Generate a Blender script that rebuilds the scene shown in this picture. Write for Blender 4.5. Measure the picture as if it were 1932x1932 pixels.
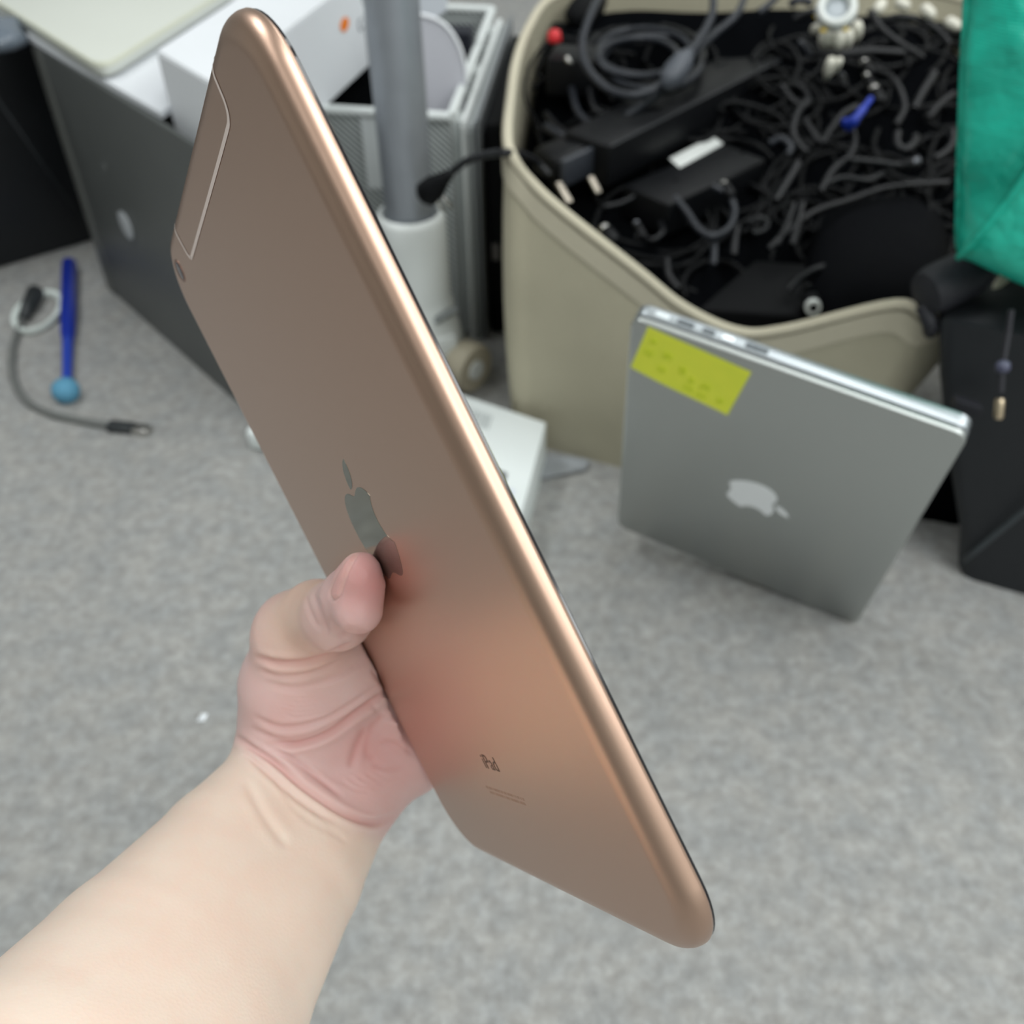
import bpy, bmesh, math, random
import numpy as np
from mathutils import Vector, Matrix

# ------------------------------------------------------------------ reset
for o in list(bpy.data.objects):
    bpy.data.objects.remove(o, do_unlink=True)
scn = bpy.context.scene
COL = scn.collection
random.seed(7)
rng = np.random.default_rng(7)

# ------------------------------------------------------------------ camera
F = 1920.0                      # focal length in pixels of the 1932 px frame
H = 0.67                        # lens height above the floor
_p, _r = math.radians(42.2), math.radians(1.2)
FWD = np.array([0, math.cos(_p), -math.sin(_p)])
_d0 = np.array([0, -math.sin(_p), -math.cos(_p)])
_r0 = np.array([1.0, 0, 0])
RI = math.cos(_r) * _r0 + math.sin(_r) * _d0
DN = -math.sin(_r) * _r0 + math.cos(_r) * _d0
CAM = np.array([0, 0, H])
cam_data = bpy.data.cameras.new('camera')
cam = bpy.data.objects.new('camera', cam_data)
COL.objects.link(cam)
cam_data.sensor_width = 36.0
cam_data.sensor_fit = 'HORIZONTAL'
cam_data.lens = 36.0 * F / 1932.0
cam_data.clip_start = 0.01
m = Matrix.Identity(4)
for i in range(3):
    m[i][0] = RI[i]; m[i][1] = -DN[i]; m[i][2] = -FWD[i]; m[i][3] = CAM[i]
cam.matrix_world = m
cam_data.dof.use_dof = True
cam_data.dof.focus_distance = 0.275
cam_data.dof.aperture_fstop = 12.5
scn.camera = cam

# ------------------------------------------------------------------ light
world = bpy.data.worlds.new('world'); scn.world = world
world.use_nodes = True
world.node_tree.nodes['Background'].inputs[0].default_value = (0.80, 0.92, 1.0, 1)
world.node_tree.nodes['Background'].inputs[1].default_value = 0.30

def area(name, loc, sx, sy, power, col=(0.97, 1.0, 1.0)):
    l = bpy.data.lights.new(name, 'AREA'); l.shape = 'RECTANGLE'
    l.size = sx; l.size_y = sy; l.energy = power; l.color = col
    o = bpy.data.objects.new(name, l); COL.objects.link(o)
    o.location = loc
    return o
# ceiling luminaires (their diffusers hang just under the ceiling at 2.6 m)
LAMPS = [(x_, y_, w_) for x_ in (0.7, 2.0, 3.3) for y_, w_ in ((-1.9, 21.0), (-0.4, 18.0), (1.1, 11.0), (2.6, 8.0))] + [(-1.2, -1.9, 3.0), (-1.2, -0.4, 6.0), (-1.2, 1.1, 22.0)]
for lx, ly, lw in LAMPS:
    area('ceiling_lamp_light', (lx, ly, 2.52), 0.6, 1.2, lw)

vs = scn.view_settings
vs.view_transform = 'Standard'; vs.look = 'None'
vs.exposure = 0.02; vs.gamma = 1.0; vs.use_curve_mapping = False

# ------------------------------------------------------------------ helpers
def ray(x, y): return RI * (x - 966) / F + DN * (y - 966) / F + FWD
def pd(x, y, d): return CAM + ray(x, y) * d
def fl(x, y, z=0.0):
    v = ray(x, y); return CAM + v * ((z - H) / v[2])
def pln(x, y, P, n):
    v = ray(x, y); n = np.array(n, float)
    return CAM + v * (np.dot(np.array(P) - CAM, n) / np.dot(v, n))
def to_px(P):
    q = np.asarray(P) - CAM
    z = q @ FWD
    return 966 + F * (q @ RI) / z, 966 + F * (q @ DN) / z
def c2w(q): return CAM + RI * q[0] + DN * q[1] + FWD * q[2]

def lin(c):
    return tuple(((v / 255) / 12.92 if v / 255 <= 0.04045 else ((v / 255 + 0.055) / 1.055) ** 2.4) for v in c)

MATS = {}
def mat(name, rgb, rough=0.5, metal=0.0, var=0.0, scale=30.0, bump=0.0, bscale=None, spec=0.5, coat=0.0, sss=0.0, aniso=0.0, trans=0.0):
    if name in MATS: return MATS[name]
    M = bpy.data.materials.new(name); M.use_nodes = True
    nt = M.node_tree; b = nt.nodes['Principled BSDF']
    c = lin(rgb)
    b.inputs['Base Color'].default_value = (*c, 1)
    b.inputs['Roughness'].default_value = rough
    b.inputs['Metallic'].default_value = metal
    b.inputs['Specular IOR Level'].default_value = spec
    b.inputs['Coat Weight'].default_value = coat
    b.inputs['Transmission Weight'].default_value = trans
    if sss:
        b.inputs['Subsurface Weight'].default_value = sss
        b.inputs['Subsurface Radius'].default_value = (1.0, 0.35, 0.2)
        b.inputs['Subsurface Scale'].default_value = 0.006
    if var or bump:
        tc = nt.nodes.new('ShaderNodeTexCoord')
        n = nt.nodes.new('ShaderNodeTexNoise'); n.inputs['Scale'].default_value = scale; n.inputs['Detail'].default_value = 4
        nt.links.new(tc.outputs['Object'], n.inputs['Vector'])
        if var:
            r = nt.nodes.new('ShaderNodeValToRGB')
            r.color_ramp.elements[0].position = 0.3; r.color_ramp.elements[1].position = 0.7
            r.color_ramp.elements[0].color = (*[v * (1 - var) for v in c], 1)
            r.color_ramp.elements[1].color = (*[min(1, v * (1 + var)) for v in c], 1)
            nt.links.new(n.outputs['Fac'], r.inputs['Fac']); nt.links.new(r.outputs['Color'], b.inputs['Base Color'])
        if bump:
            n2 = n
            if bscale:
                n2 = nt.nodes.new('ShaderNodeTexNoise'); n2.inputs['Scale'].default_value = bscale; n2.inputs['Detail'].default_value = 3
                nt.links.new(tc.outputs['Object'], n2.inputs['Vector'])
            bp = nt.nodes.new('ShaderNodeBump'); bp.inputs['Strength'].default_value = bump; bp.inputs['Distance'].default_value = 0.002
            nt.links.new(n2.outputs['Fac'], bp.inputs['Height']); nt.links.new(bp.outputs['Normal'], b.inputs['Normal'])
    MATS[name] = M
    return M

def tag(o, label, cat=None, group=None, kind=None):
    o['label'] = label
    if cat: o['category'] = cat
    if group: o['group'] = group
    if kind: o['kind'] = kind
    return o
def thing(name, label, cat, loc=(0, 0, 0), group=None):
    o = bpy.data.objects.new(name, None); COL.objects.link(o)
    o.empty_display_size = 0.02
    o.location = Vector([float(v) for v in loc])
    bpy.context.view_layer.update()
    return tag(o, label, cat, group)
def mesh(name, V, Fc, mt, parent=None, smooth=False, local=False, sharp=None):
    """one mesh object; V in world coordinates (or in the parent's when local)"""
    V = np.array([[float(c) for c in v] for v in V]) if not isinstance(V, np.ndarray) else V
    if parent is not None and not local:
        off = np.zeros(3); q = parent
        while q is not None:
            off += np.array(q.location); q = q.parent
        V = V - off
    me = bpy.data.meshes.new(name)
    me.from_pydata(V.tolist(), [], [list(map(int, f)) for f in Fc])
    bm = bmesh.new(); bm.from_mesh(me)
    bmesh.ops.recalc_face_normals(bm, faces=bm.faces)
    bm.to_mesh(me); bm.free()
    me.materials.append(mt)
    if smooth:
        me.polygons.foreach_set('use_smooth', [True] * len(me.polygons))
        if sharp: me.set_sharp_from_angle(angle=math.radians(sharp))
    me.update()
    o = bpy.data.objects.new(name, me); COL.objects.link(o)
    if parent is not None: o.parent = parent
    return o
def merge(*parts):
    V = []; Fc = []
    for v, f in parts:
        n = len(V); V += [tuple(p) for p in v]; Fc += [tuple(i + n for i in q) for q in f]
    return V, Fc
def g_box(o, u, v, w, bev=0.0, seg=2):
    """box from corner o along vectors u,v,w with bevel"""
    o, u, v, w = [np.array(a, float) for a in (o, u, v, w)]
    lu, lv, lw = [np.linalg.norm(a) for a in (u, v, w)]
    bm = bmesh.new(); bmesh.ops.create_cube(bm, size=1)
    for q in bm.verts:
        q.co = Vector(((q.co.x + .5) * lu, (q.co.y + .5) * lv, (q.co.z + .5) * lw))
    if bev: bmesh.ops.bevel(bm, geom=list(bm.edges), offset=bev, segments=seg, profile=0.5, affect='EDGES')
    e = [u / lu, v / lv, w / lw]
    V = [o + e[0] * q.co.x + e[1] * q.co.y + e[2] * q.co.z for q in bm.verts]
    bm.verts.index_update()
    Fc = [[q.index for q in f.verts] for f in bm.faces]; bm.free()
    return V, Fc
def catmull(P, n=8, closed=False):
    P = [np.array(p, float) for p in P]
    if len(P) == 2: return [P[0] + (P[1] - P[0]) * t for t in np.linspace(0, 1, n + 1)]
    out = []; N = len(P)
    for i in range(N if closed else N - 1):
        if closed: a, b, c, d = P[(i - 1) % N], P[i], P[(i + 1) % N], P[(i + 2) % N]
        else: a, b, c, d = P[max(i - 1, 0)], P[i], P[i + 1], P[min(i + 2, N - 1)]
        for k in range(n):
            t = k / n
            out.append(0.5 * ((2 * b) + (c - a) * t + (2 * a - 5 * b + 4 * c - d) * t * t + (3 * b - a - 3 * c + d) * t ** 3))
    if not closed: out.append(P[-1])
    return out
def g_tube(P, r, seg=10, closed=False):
    P = [np.array(p, float) for p in P]; N = len(P)
    rs = [r] * N if np.isscalar(r) else list(r)
    V = []; Fc = []; up = None
    for i in range(N):
        a = P[(i - 1) % N] if closed else P[max(i - 1, 0)]
        b = P[(i + 1) % N] if closed else P[min(i + 1, N - 1)]
        t = b - a; t = t / (np.linalg.norm(t) + 1e-12)
        if up is None:
            up = np.array([0, 0, 1.0]) if abs(t[2]) < 0.9 else np.array([1.0, 0, 0])
        up = up - t * (up @ t); up = up / (np.linalg.norm(up) + 1e-12)
        s = np.cross(t, up)
        for k in range(seg):
            an = 2 * math.pi * k / seg
            V.append(P[i] + (up * math.cos(an) + s * math.sin(an)) * rs[i])
    for i in range(N if closed else N - 1):
        j = (i + 1) % N
        for k in range(seg):
            Fc.append((i * seg + k, i * seg + (k + 1) % seg, j * seg + (k + 1) % seg, j * seg + k))
    if not closed:
        Fc.append(tuple(range(seg))); Fc.append(tuple((N - 1) * seg + k for k in range(seg)))
    return V, Fc
def g_lathe(prof, base, axis=(0, 0, 1), seg=28, cap=True):
    """prof: list of (radius, height along axis)"""
    base = np.array(base, float); ax = np.array(axis, float); ax /= np.linalg.norm(ax)
    t = np.array([1.0, 0, 0]) if abs(ax[0]) < 0.8 else np.array([0, 1.0, 0])
    e1 = np.cross(ax, t); e1 /= np.linalg.norm(e1); e2 = np.cross(ax, e1)
    V = []; Fc = []
    for r, h in prof:
        for k in range(seg):
            a = 2 * math.pi * k / seg
            V.append(base + ax * h + (e1 * math.cos(a) + e2 * math.sin(a)) * r)
    for i in range(len(prof) - 1):
        for k in range(seg):
            Fc.append((i * seg + k, i * seg + (k + 1) % seg, (i + 1) * seg + (k + 1) % seg, (i + 1) * seg + k))
    if cap:
        Fc.append(tuple(range(seg))); Fc.append(tuple((len(prof) - 1) * seg + k for k in range(seg)))
    return V, Fc
def g_prism(poly, w):
    """poly: 3-D polygon, extruded by w"""
    n = len(poly); w = np.array(w, float)
    V = [np.array(p, float) for p in poly] + [np.array(p, float) + w for p in poly]
    Fc = [tuple(range(n)), tuple(range(2 * n - 1, n - 1, -1))]
    for i in range(n): Fc.append((i, (i + 1) % n, n + (i + 1) % n, n + i))
    return V, Fc
def rrect(w, h, r, n=8):
    """rounded rectangle outline centred on 0"""
    out = []
    for cx, cy, a0 in ((w / 2 - r, h / 2 - r, 0), (-w / 2 + r, h / 2 - r, 90), (-w / 2 + r, -h / 2 + r, 180), (w / 2 - r, -h / 2 + r, 270)):
        for k in range(n + 1):
            a = math.radians(a0 + 90 * k / n); out.append((cx + r * math.cos(a), cy + r * math.sin(a)))
    return out
def g_loops(loops, cap0=True, cap1=True):
    n = len(loops[0]); V = [np.array(p, float) for L in loops for p in L]; Fc = []
    for i in range(len(loops) - 1):
        for k in range(n):
            Fc.append((i * n + k, i * n + (k + 1) % n, (i + 1) * n + (k + 1) % n, (i + 1) * n + k))
    if cap0: Fc.append(tuple(range(n)))
    if cap1: Fc.append(tuple((len(loops) - 1) * n + k for k in range(n)))
    return V, Fc

# the fruit emblem: outline as relative cubic segments
EMB = ["M12.152 6.896 c-.948 0 -2.415 -1.078 -3.96 -1.04 -2.04 .027 -3.91 1.183 -4.961 3.014 -2.117 3.675 -.546 9.103 1.519 12.09 1.013 1.454 2.208 3.09 3.792 3.039 1.52 -.065 2.09 -.987 3.935 -.987 1.831 0 2.35 .987 3.96 .948 1.637 -.026 2.676 -1.48 3.676 -2.948 1.156 -1.688 1.636 -3.325 1.662 -3.415 -.039 -.013 -3.182 -1.221 -3.22 -4.857 -.026 -3.04 2.48 -4.494 2.597 -4.559 -1.429 -2.09 -3.623 -2.324 -4.39 -2.376 -2 -.156 -3.675 1.09 -4.61 1.09",
       "M15.53 3.83 c.843 -1.012 1.4 -2.427 1.245 -3.83 -1.207 .052 -2.662 .805 -3.532 1.818 -.78 .896 -1.454 2.338 -1.273 3.714 1.338 .104 2.715 -.688 3.559 -1.701"]
def emblem(size):
    """list of outlines, y down, centred, total height = size"""
    res = []
    for s in EMB:
        s = s.replace('M', '').split(' c')
        p = np.array([float(v) for v in s[0].split()]); nums = [float(v) for v in s[1].split()]
        pts = []
        for i in range(0, len(nums), 6):
            c1, c2, e = [p + np.array(nums[i + k:i + k + 2]) for k in (0, 2, 4)]
            for k in range(8):
                t = k / 8; pts.append((1 - t) ** 3 * p + 3 * (1 - t) ** 2 * t * c1 + 3 * (1 - t) * t * t * c2 + t ** 3 * e)
            p = e
        out = []
        for q in pts:
            if not out or np.linalg.norm(q - out[-1]) > 1e-3: out.append(q)
        if np.linalg.norm(out[0] - out[-1]) < 2e-2: out.pop()
        res.append([((q[0] - 12) / 24 * size, (q[1] - 12) / 24 * size) for q in out])
    return res

# ================================================================== SETTING
def carpet_mat():
    M = bpy.data.materials.new('grey_carpet'); M.use_nodes = True
    nt = M.node_tree; b = nt.nodes['Principled BSDF']
    b.inputs['Roughness'].default_value = 0.95; b.inputs['Specular IOR Level'].default_value = 0.1
    tc = nt.nodes.new('ShaderNodeTexCoord')
    def noise(s, d, rough=0.6):
        n = nt.nodes.new('ShaderNodeTexNoise'); n.inputs['Scale'].default_value = s; n.inputs['Detail'].default_value = d
        n.inputs['Roughness'].default_value = rough
        nt.links.new(tc.outputs['Object'], n.inputs['Vector']); return n
    n1 = noise(92, 6, 0.66); n2 = noise(30, 3); n3 = noise(420, 2)
    r1 = nt.nodes.new('ShaderNodeValToRGB'); e = r1.color_ramp.elements
    e[0].position = 0.33; e[0].color = (*lin((142, 141, 139)), 1)
    e[1].position = 0.66; e[1].color = (*lin((170, 171, 170)), 1)
    k = r1.color_ramp.elements.new(0.5); k.color = (*lin((156, 156, 154)), 1)
    nt.links.new(n1.outputs['Fac'], r1.inputs['Fac'])
    r2 = nt.nodes.new('ShaderNodeValToRGB'); e = r2.color_ramp.elements
    e[0].position = 0.35; e[0].color = (0.85, 0.86, 0.87, 1); e[1].position = 0.65; e[1].color = (1.0, 0.985, 0.965, 1)
    nt.links.new(n2.outputs['Fac'], r2.inputs['Fac'])
    mx = nt.nodes.new('ShaderNodeMix'); mx.data_type = 'RGBA'; mx.blend_type = 'MULTIPLY'; mx.inputs[0].default_value = 1
    nt.links.new(r1.outputs['Color'], mx.inputs[6]); nt.links.new(r2.outputs['Color'], mx.inputs[7])
    nt.links.new(mx.outputs[2], b.inputs['Base Color'])
    bp = nt.nodes.new('ShaderNodeBump'); bp.inputs['Strength'].default_value = 0.5; bp.inputs['Distance'].default_value = 0.0025
    ad = nt.nodes.new('ShaderNodeMath'); ad.operation = 'ADD'
    nt.links.new(n1.outputs['Fac'], ad.inputs[0]); nt.links.new(n3.outputs['Fac'], ad.inputs[1])
    nt.links.new(ad.outputs[0], bp.inputs['Height']); nt.links.new(bp.outputs['Normal'], b.inputs['Normal'])
    return M
def struct(name, V, Fc, mt, label):
    return tag(mesh(name, V, Fc, mt), label, kind='structure')
X0, X1, Y0, Y1, ZC = -3.4, 4.2, -3.0, 3.6, 2.6
wall_m = mat('wall_paint', (196, 198, 196), 0.8, var=0.02, scale=4)
struct('floor', *g_box((X0, Y0, -0.05), (X1 - X0, 0, 0), (0, Y1 - Y0, 0), (0, 0, 0.05)), carpet_mat(), 'mottled grey office carpet')
struct('ceiling', *g_box((X0, Y0, ZC), (X1 - X0, 0, 0), (0, Y1 - Y0, 0), (0, 0, 0.05)), mat('ceiling_white', (235, 236, 234), 0.9), 'white office ceiling')
struct('wall_back', *g_box((X0, Y1, 0), (X1 - X0, 0, 0), (0, 0.08, 0), (0, 0, ZC)), wall_m, 'plain pale wall behind the clutter')
struct('wall_left', *g_box((X0 - 0.08, Y0, 0), (0.08, 0, 0), (0, Y1 - Y0, 0), (0, 0, ZC)), wall_m, 'plain pale wall on the left')
struct('wall_right', *g_box((X1, Y0, 0), (0.08, 0, 0), (0, Y1 - Y0, 0), (0, 0, ZC)), wall_m, 'plain pale wall on the right')
struct('wall_front', *g_box((X0, Y0 - 0.08, 0), (X1 - X0, 0, 0), (0, 0.08, 0), (0, 0, ZC)), wall_m, 'plain pale wall behind the photographer')

# ================================================================== HELD TABLET
RM = np.array([[0.39183214, 0.44034199, 0.80781588], [-0.12217331, 0.89515312, -0.42868936], [-0.91188884, 0.06928073, 0.40454781]])
TM = np.array([-0.03811279112537802, 0.005422483888842626, 0.30816721241647427])
def loc2cam(p): return TM + RM @ np.array(p, float)
def ipray(x, y, z):
    v = np.array([(x - 966) / F, (y - 966) / F, 1.0]); P0 = TM + RM[:, 2] * z
    return v * ((P0 @ RM[:, 2]) / (v @ RM[:, 2]))
BASIS = np.array([RI, DN, FWD]).T
def pose(Rc, Tc):
    Rw = BASIS @ Rc; t = c2w(Tc)
    mm = Matrix.Identity(4)
    for i in range(3):
        for j in range(3): mm[i][j] = Rw[i, j]
        mm[i][3] = t[i]
    return mm
TW, TH, ZB, ZE = 0.1741, 0.2506, -0.0040, 0.0020
CR, EA, EB = 0.0212, 0.0066, 0.0060
def surf_z(d):
    d = max(0.0, d)
    return ZB if d >= EA else ZE - EB * math.sqrt(max(0, 1 - ((EA - d) / EA) ** 2))
tablet = thing('tablet', 'rose-gold aluminium tablet held up on edge in the hand, back showing', 'tablet')
tablet.matrix_world = pose(RM, TM)
alu = mat('rose_gold_aluminium', (197, 164, 144), 0.36, 1.0, bump=0.012, bscale=2600, scale=2600, coat=0.5)
alu.node_tree.nodes['Principled BSDF'].inputs['Coat Roughness'].default_value = 0.35
def tab_loop(inset, z, n=12):
    return [(x, y, z) for x, y in rrect(TW - 2 * inset, TH - 2 * inset, max(CR - inset * 0.75, 0.0022), n)]
loops = []
for k in range(15):
    a = math.pi / 2 * k / 14
    inset = EA * (1 - math.sin(a)); z = ZE - EB * math.cos(a)
    loops.append(tab_loop(inset, z))
loops += [tab_loop(0.0, ZE + 0.0003), tab_loop(0.0004, ZE + 0.0010)]
mesh('back_shell', *g_loops(loops), alu, tablet, True, True, 40)
gl = mat('black_glass', (14, 10, 16), 0.12, 0.0, spec=0.5, coat=0.3)
mesh('display_glass', *g_loops([tab_loop(0.0004, ZE + 0.0010), tab_loop(0.0004, ZE + 0.0016), tab_loop(0.0010, ZE + 0.0020)]), gl, tablet, True, True, 30)
mir = mat('polished_emblem', (136, 136, 126), 0.06, 1.0)
V, Fc = [], []
for P in emblem(0.0385):
    v, f = g_prism([(x - 0.0008, y - 0.0052, ZB - 0.00006) for x, y in P], (0, 0, 0.0002)); V, Fc = merge((V, Fc), (v, f))
o = mesh('emblem', V, Fc, mir, tablet, False, True); o['label'] = 'polished mirror fruit emblem'
# aerial outline on the back, running over the top edge
def ribbon(path, w, lift):
    P = [np.array(p, float) for p in path]; V = []; Fc = []
    for i, p in enumerate(P):
        t = P[min(i + 1, len(P) - 1)] - P[max(i - 1, 0)]; t /= np.linalg.norm(t); s = np.array([-t[1], t[0]]) * w / 2
        for q in (p - s, p + s):
            d = TH / 2 - abs(q[1])
            if d < EA:
                u = (EA - max(d, 0)) / EA; nx = u / EA; nz = math.sqrt(max(0, 1 - u * u)) / EB
                L = math.hypot(nx, nz); nx /= L; nz /= L
            else: nx, nz = 0.0, 1.0
            z = surf_z(d)
            V.append((q[0], q[1] + math.copysign(nx * lift, q[1]), z - nz * lift))
    for i in range(len(P) - 1): Fc.append((2 * i, 2 * i + 1, 2 * i + 3, 2 * i + 2))
    return V, Fc
ap = catmull([(-0.0492, -0.12515), (-0.0488, -0.1215), (-0.0484, -0.116), (-0.0479, -0.1118), (-0.0462, -0.1096), (-0.0430, -0.1092), (-0.02, -0.1093), (0.02, -0.1096), (0.043, -0.1099), (0.0492, -0.1104), (0.0525, -0.1130), (0.0538, -0.1175), (0.0545, -0.1215), (0.0548, -0.12515)], 10)
v, f = ribbon(ap, 0.0014, 0.00012)
o = mesh('antenna_line', v, f, mat('antenna_plastic', (244, 228, 220), 0.45), tablet, True, True); o['label'] = 'pale antenna outline'
lensr = mesh('camera_ring', *g_lathe([(0.0042, 0), (0.0042, 0.0003), (0.0036, 0.00035), (0.0034, 0.0001)], (-0.0685, -0.1130, ZB + 0.0002), (0, 0, -1), 32), mat('lens_ring', (160, 125, 112), 0.3, 1.0), tablet, True, True, 30)
lensg = mesh('camera_lens', *g_lathe([(0.0034, 0), (0.0030, 0.0002), (0.0012, 0.00026)], (-0.0685, -0.1130, ZB + 0.00005), (0, 0, -1), 24), mat('lens_glass', (52, 40, 52), 0.1, 0.0, coat=0.5), lensr, True, True)
txt = mat('engraving', (96, 70, 58), 0.5, 0.4)
cu = bpy.data.curves.new('lettering', 'FONT'); cu.body = 'iPad'; cu.size = 0.0073; cu.extrude = 0.00003; cu.align_x = 'CENTER'
tmp = bpy.data.objects.new('tmp', cu); COL.objects.link(tmp)
bpy.context.view_layer.update()
me = bpy.data.meshes.new_from_object(tmp.evaluated_get(bpy.context.evaluated_depsgraph_get())); bpy.data.objects.remove(tmp)
for q in me.vertices: q.co = Vector((q.co.x + 0.0005, -q.co.y + 0.0803, ZB - 0.00005 - q.co.z * 0.5))
me.materials.clear(); me.materials.append(txt); me.name = 'lettering'
o = bpy.data.objects.new('lettering', me); COL.objects.link(o); o.parent = tablet; o['label'] = 'engraved word reading iPad'
fine = mat('fine_engraving', (182, 154, 137), 0.45, 1.0)
V, Fc = [], []
for row, (y, n, half) in enumerate(((0.0880, 40, 0.0150), (0.0897, 36, 0.0138))):
    x = -half
    while x < half:
        w = random.choice((0.0005, 0.0007, 0.0009))
        v, f = g_prism([(x, y, ZB - 0.00004), (x + w, y, ZB - 0.00004), (x + w, y + 0.0009, ZB - 0.00004), (x, y + 0.0009, ZB - 0.00004)], (0, 0, 0.0001))
        V, Fc = merge((V, Fc), (v, f)); x += w + random.choice((0.00025, 0.00025, 0.0007))
o = mesh('fine_print', V, Fc, fine, tablet, False, True); o['label'] = 'two faint lines of fine print'; o['kind'] = 'stuff'

# ================================================================== HAND AND FOREARM
def surface_nets(f, org, h):
    s = f < 0
    nx, ny, nz = f.shape
    acc = np.zeros((nx - 1, ny - 1, nz - 1, 3)); cnt = np.zeros((nx - 1, ny - 1, nz - 1))
    cs = [(i, j, k) for i in (0, 1) for j in (0, 1) for k in (0, 1)]
    def sl(c): return f[c[0]:nx - 1 + c[0], c[1]:ny - 1 + c[1], c[2]:nz - 1 + c[2]]
    for a in cs:
        for ax in range(3):
            if a[ax] == 0:
                b = list(a); b[ax] = 1; b = tuple(b)
                fa, fb = sl(a), sl(b); mk = (fa < 0) != (fb < 0)
                t = np.where(mk, fa / np.where(mk, fa - fb, 1), 0)
                for d in range(3):
                    acc[..., d] += np.where(mk, a[d] + (t if d == ax else 0), 0)
                cnt += mk
    act = cnt > 0
    idx = -np.ones(act.shape, int); idx[act] = np.arange(act.sum())
    ii = np.argwhere(act)
    V = org + h * (ii + acc[act] / cnt[act][:, None])
    Q = []
    for ax in range(3):
        o1, o2 = [(1, 2), (2, 0), (0, 1)][ax]
        A = s; B = np.roll(s, -1, ax)
        ch = (A != B)
        sel = [slice(1, -1)] * 3
        e = np.argwhere(ch[tuple(sel)]) + 1
        e = e[(e[:, 0] < nx - 1) & (e[:, 1] < ny - 1) & (e[:, 2] < nz - 1)]
        q = []
        for d1, d2 in ((1, 1), (0, 1), (0, 0), (1, 0)):
            c = e.copy(); c[:, o1] -= d1; c[:, o2] -= d2
            q.append(idx[c[:, 0], c[:, 1], c[:, 2]])
        q = np.stack(q, 1)
        fl_ = ~A[e[:, 0], e[:, 1], e[:, 2]]
        q[fl_] = q[fl_][:, ::-1]
        Q.append(q[(q >= 0).all(1)])
    return V, np.concatenate(Q)

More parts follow.
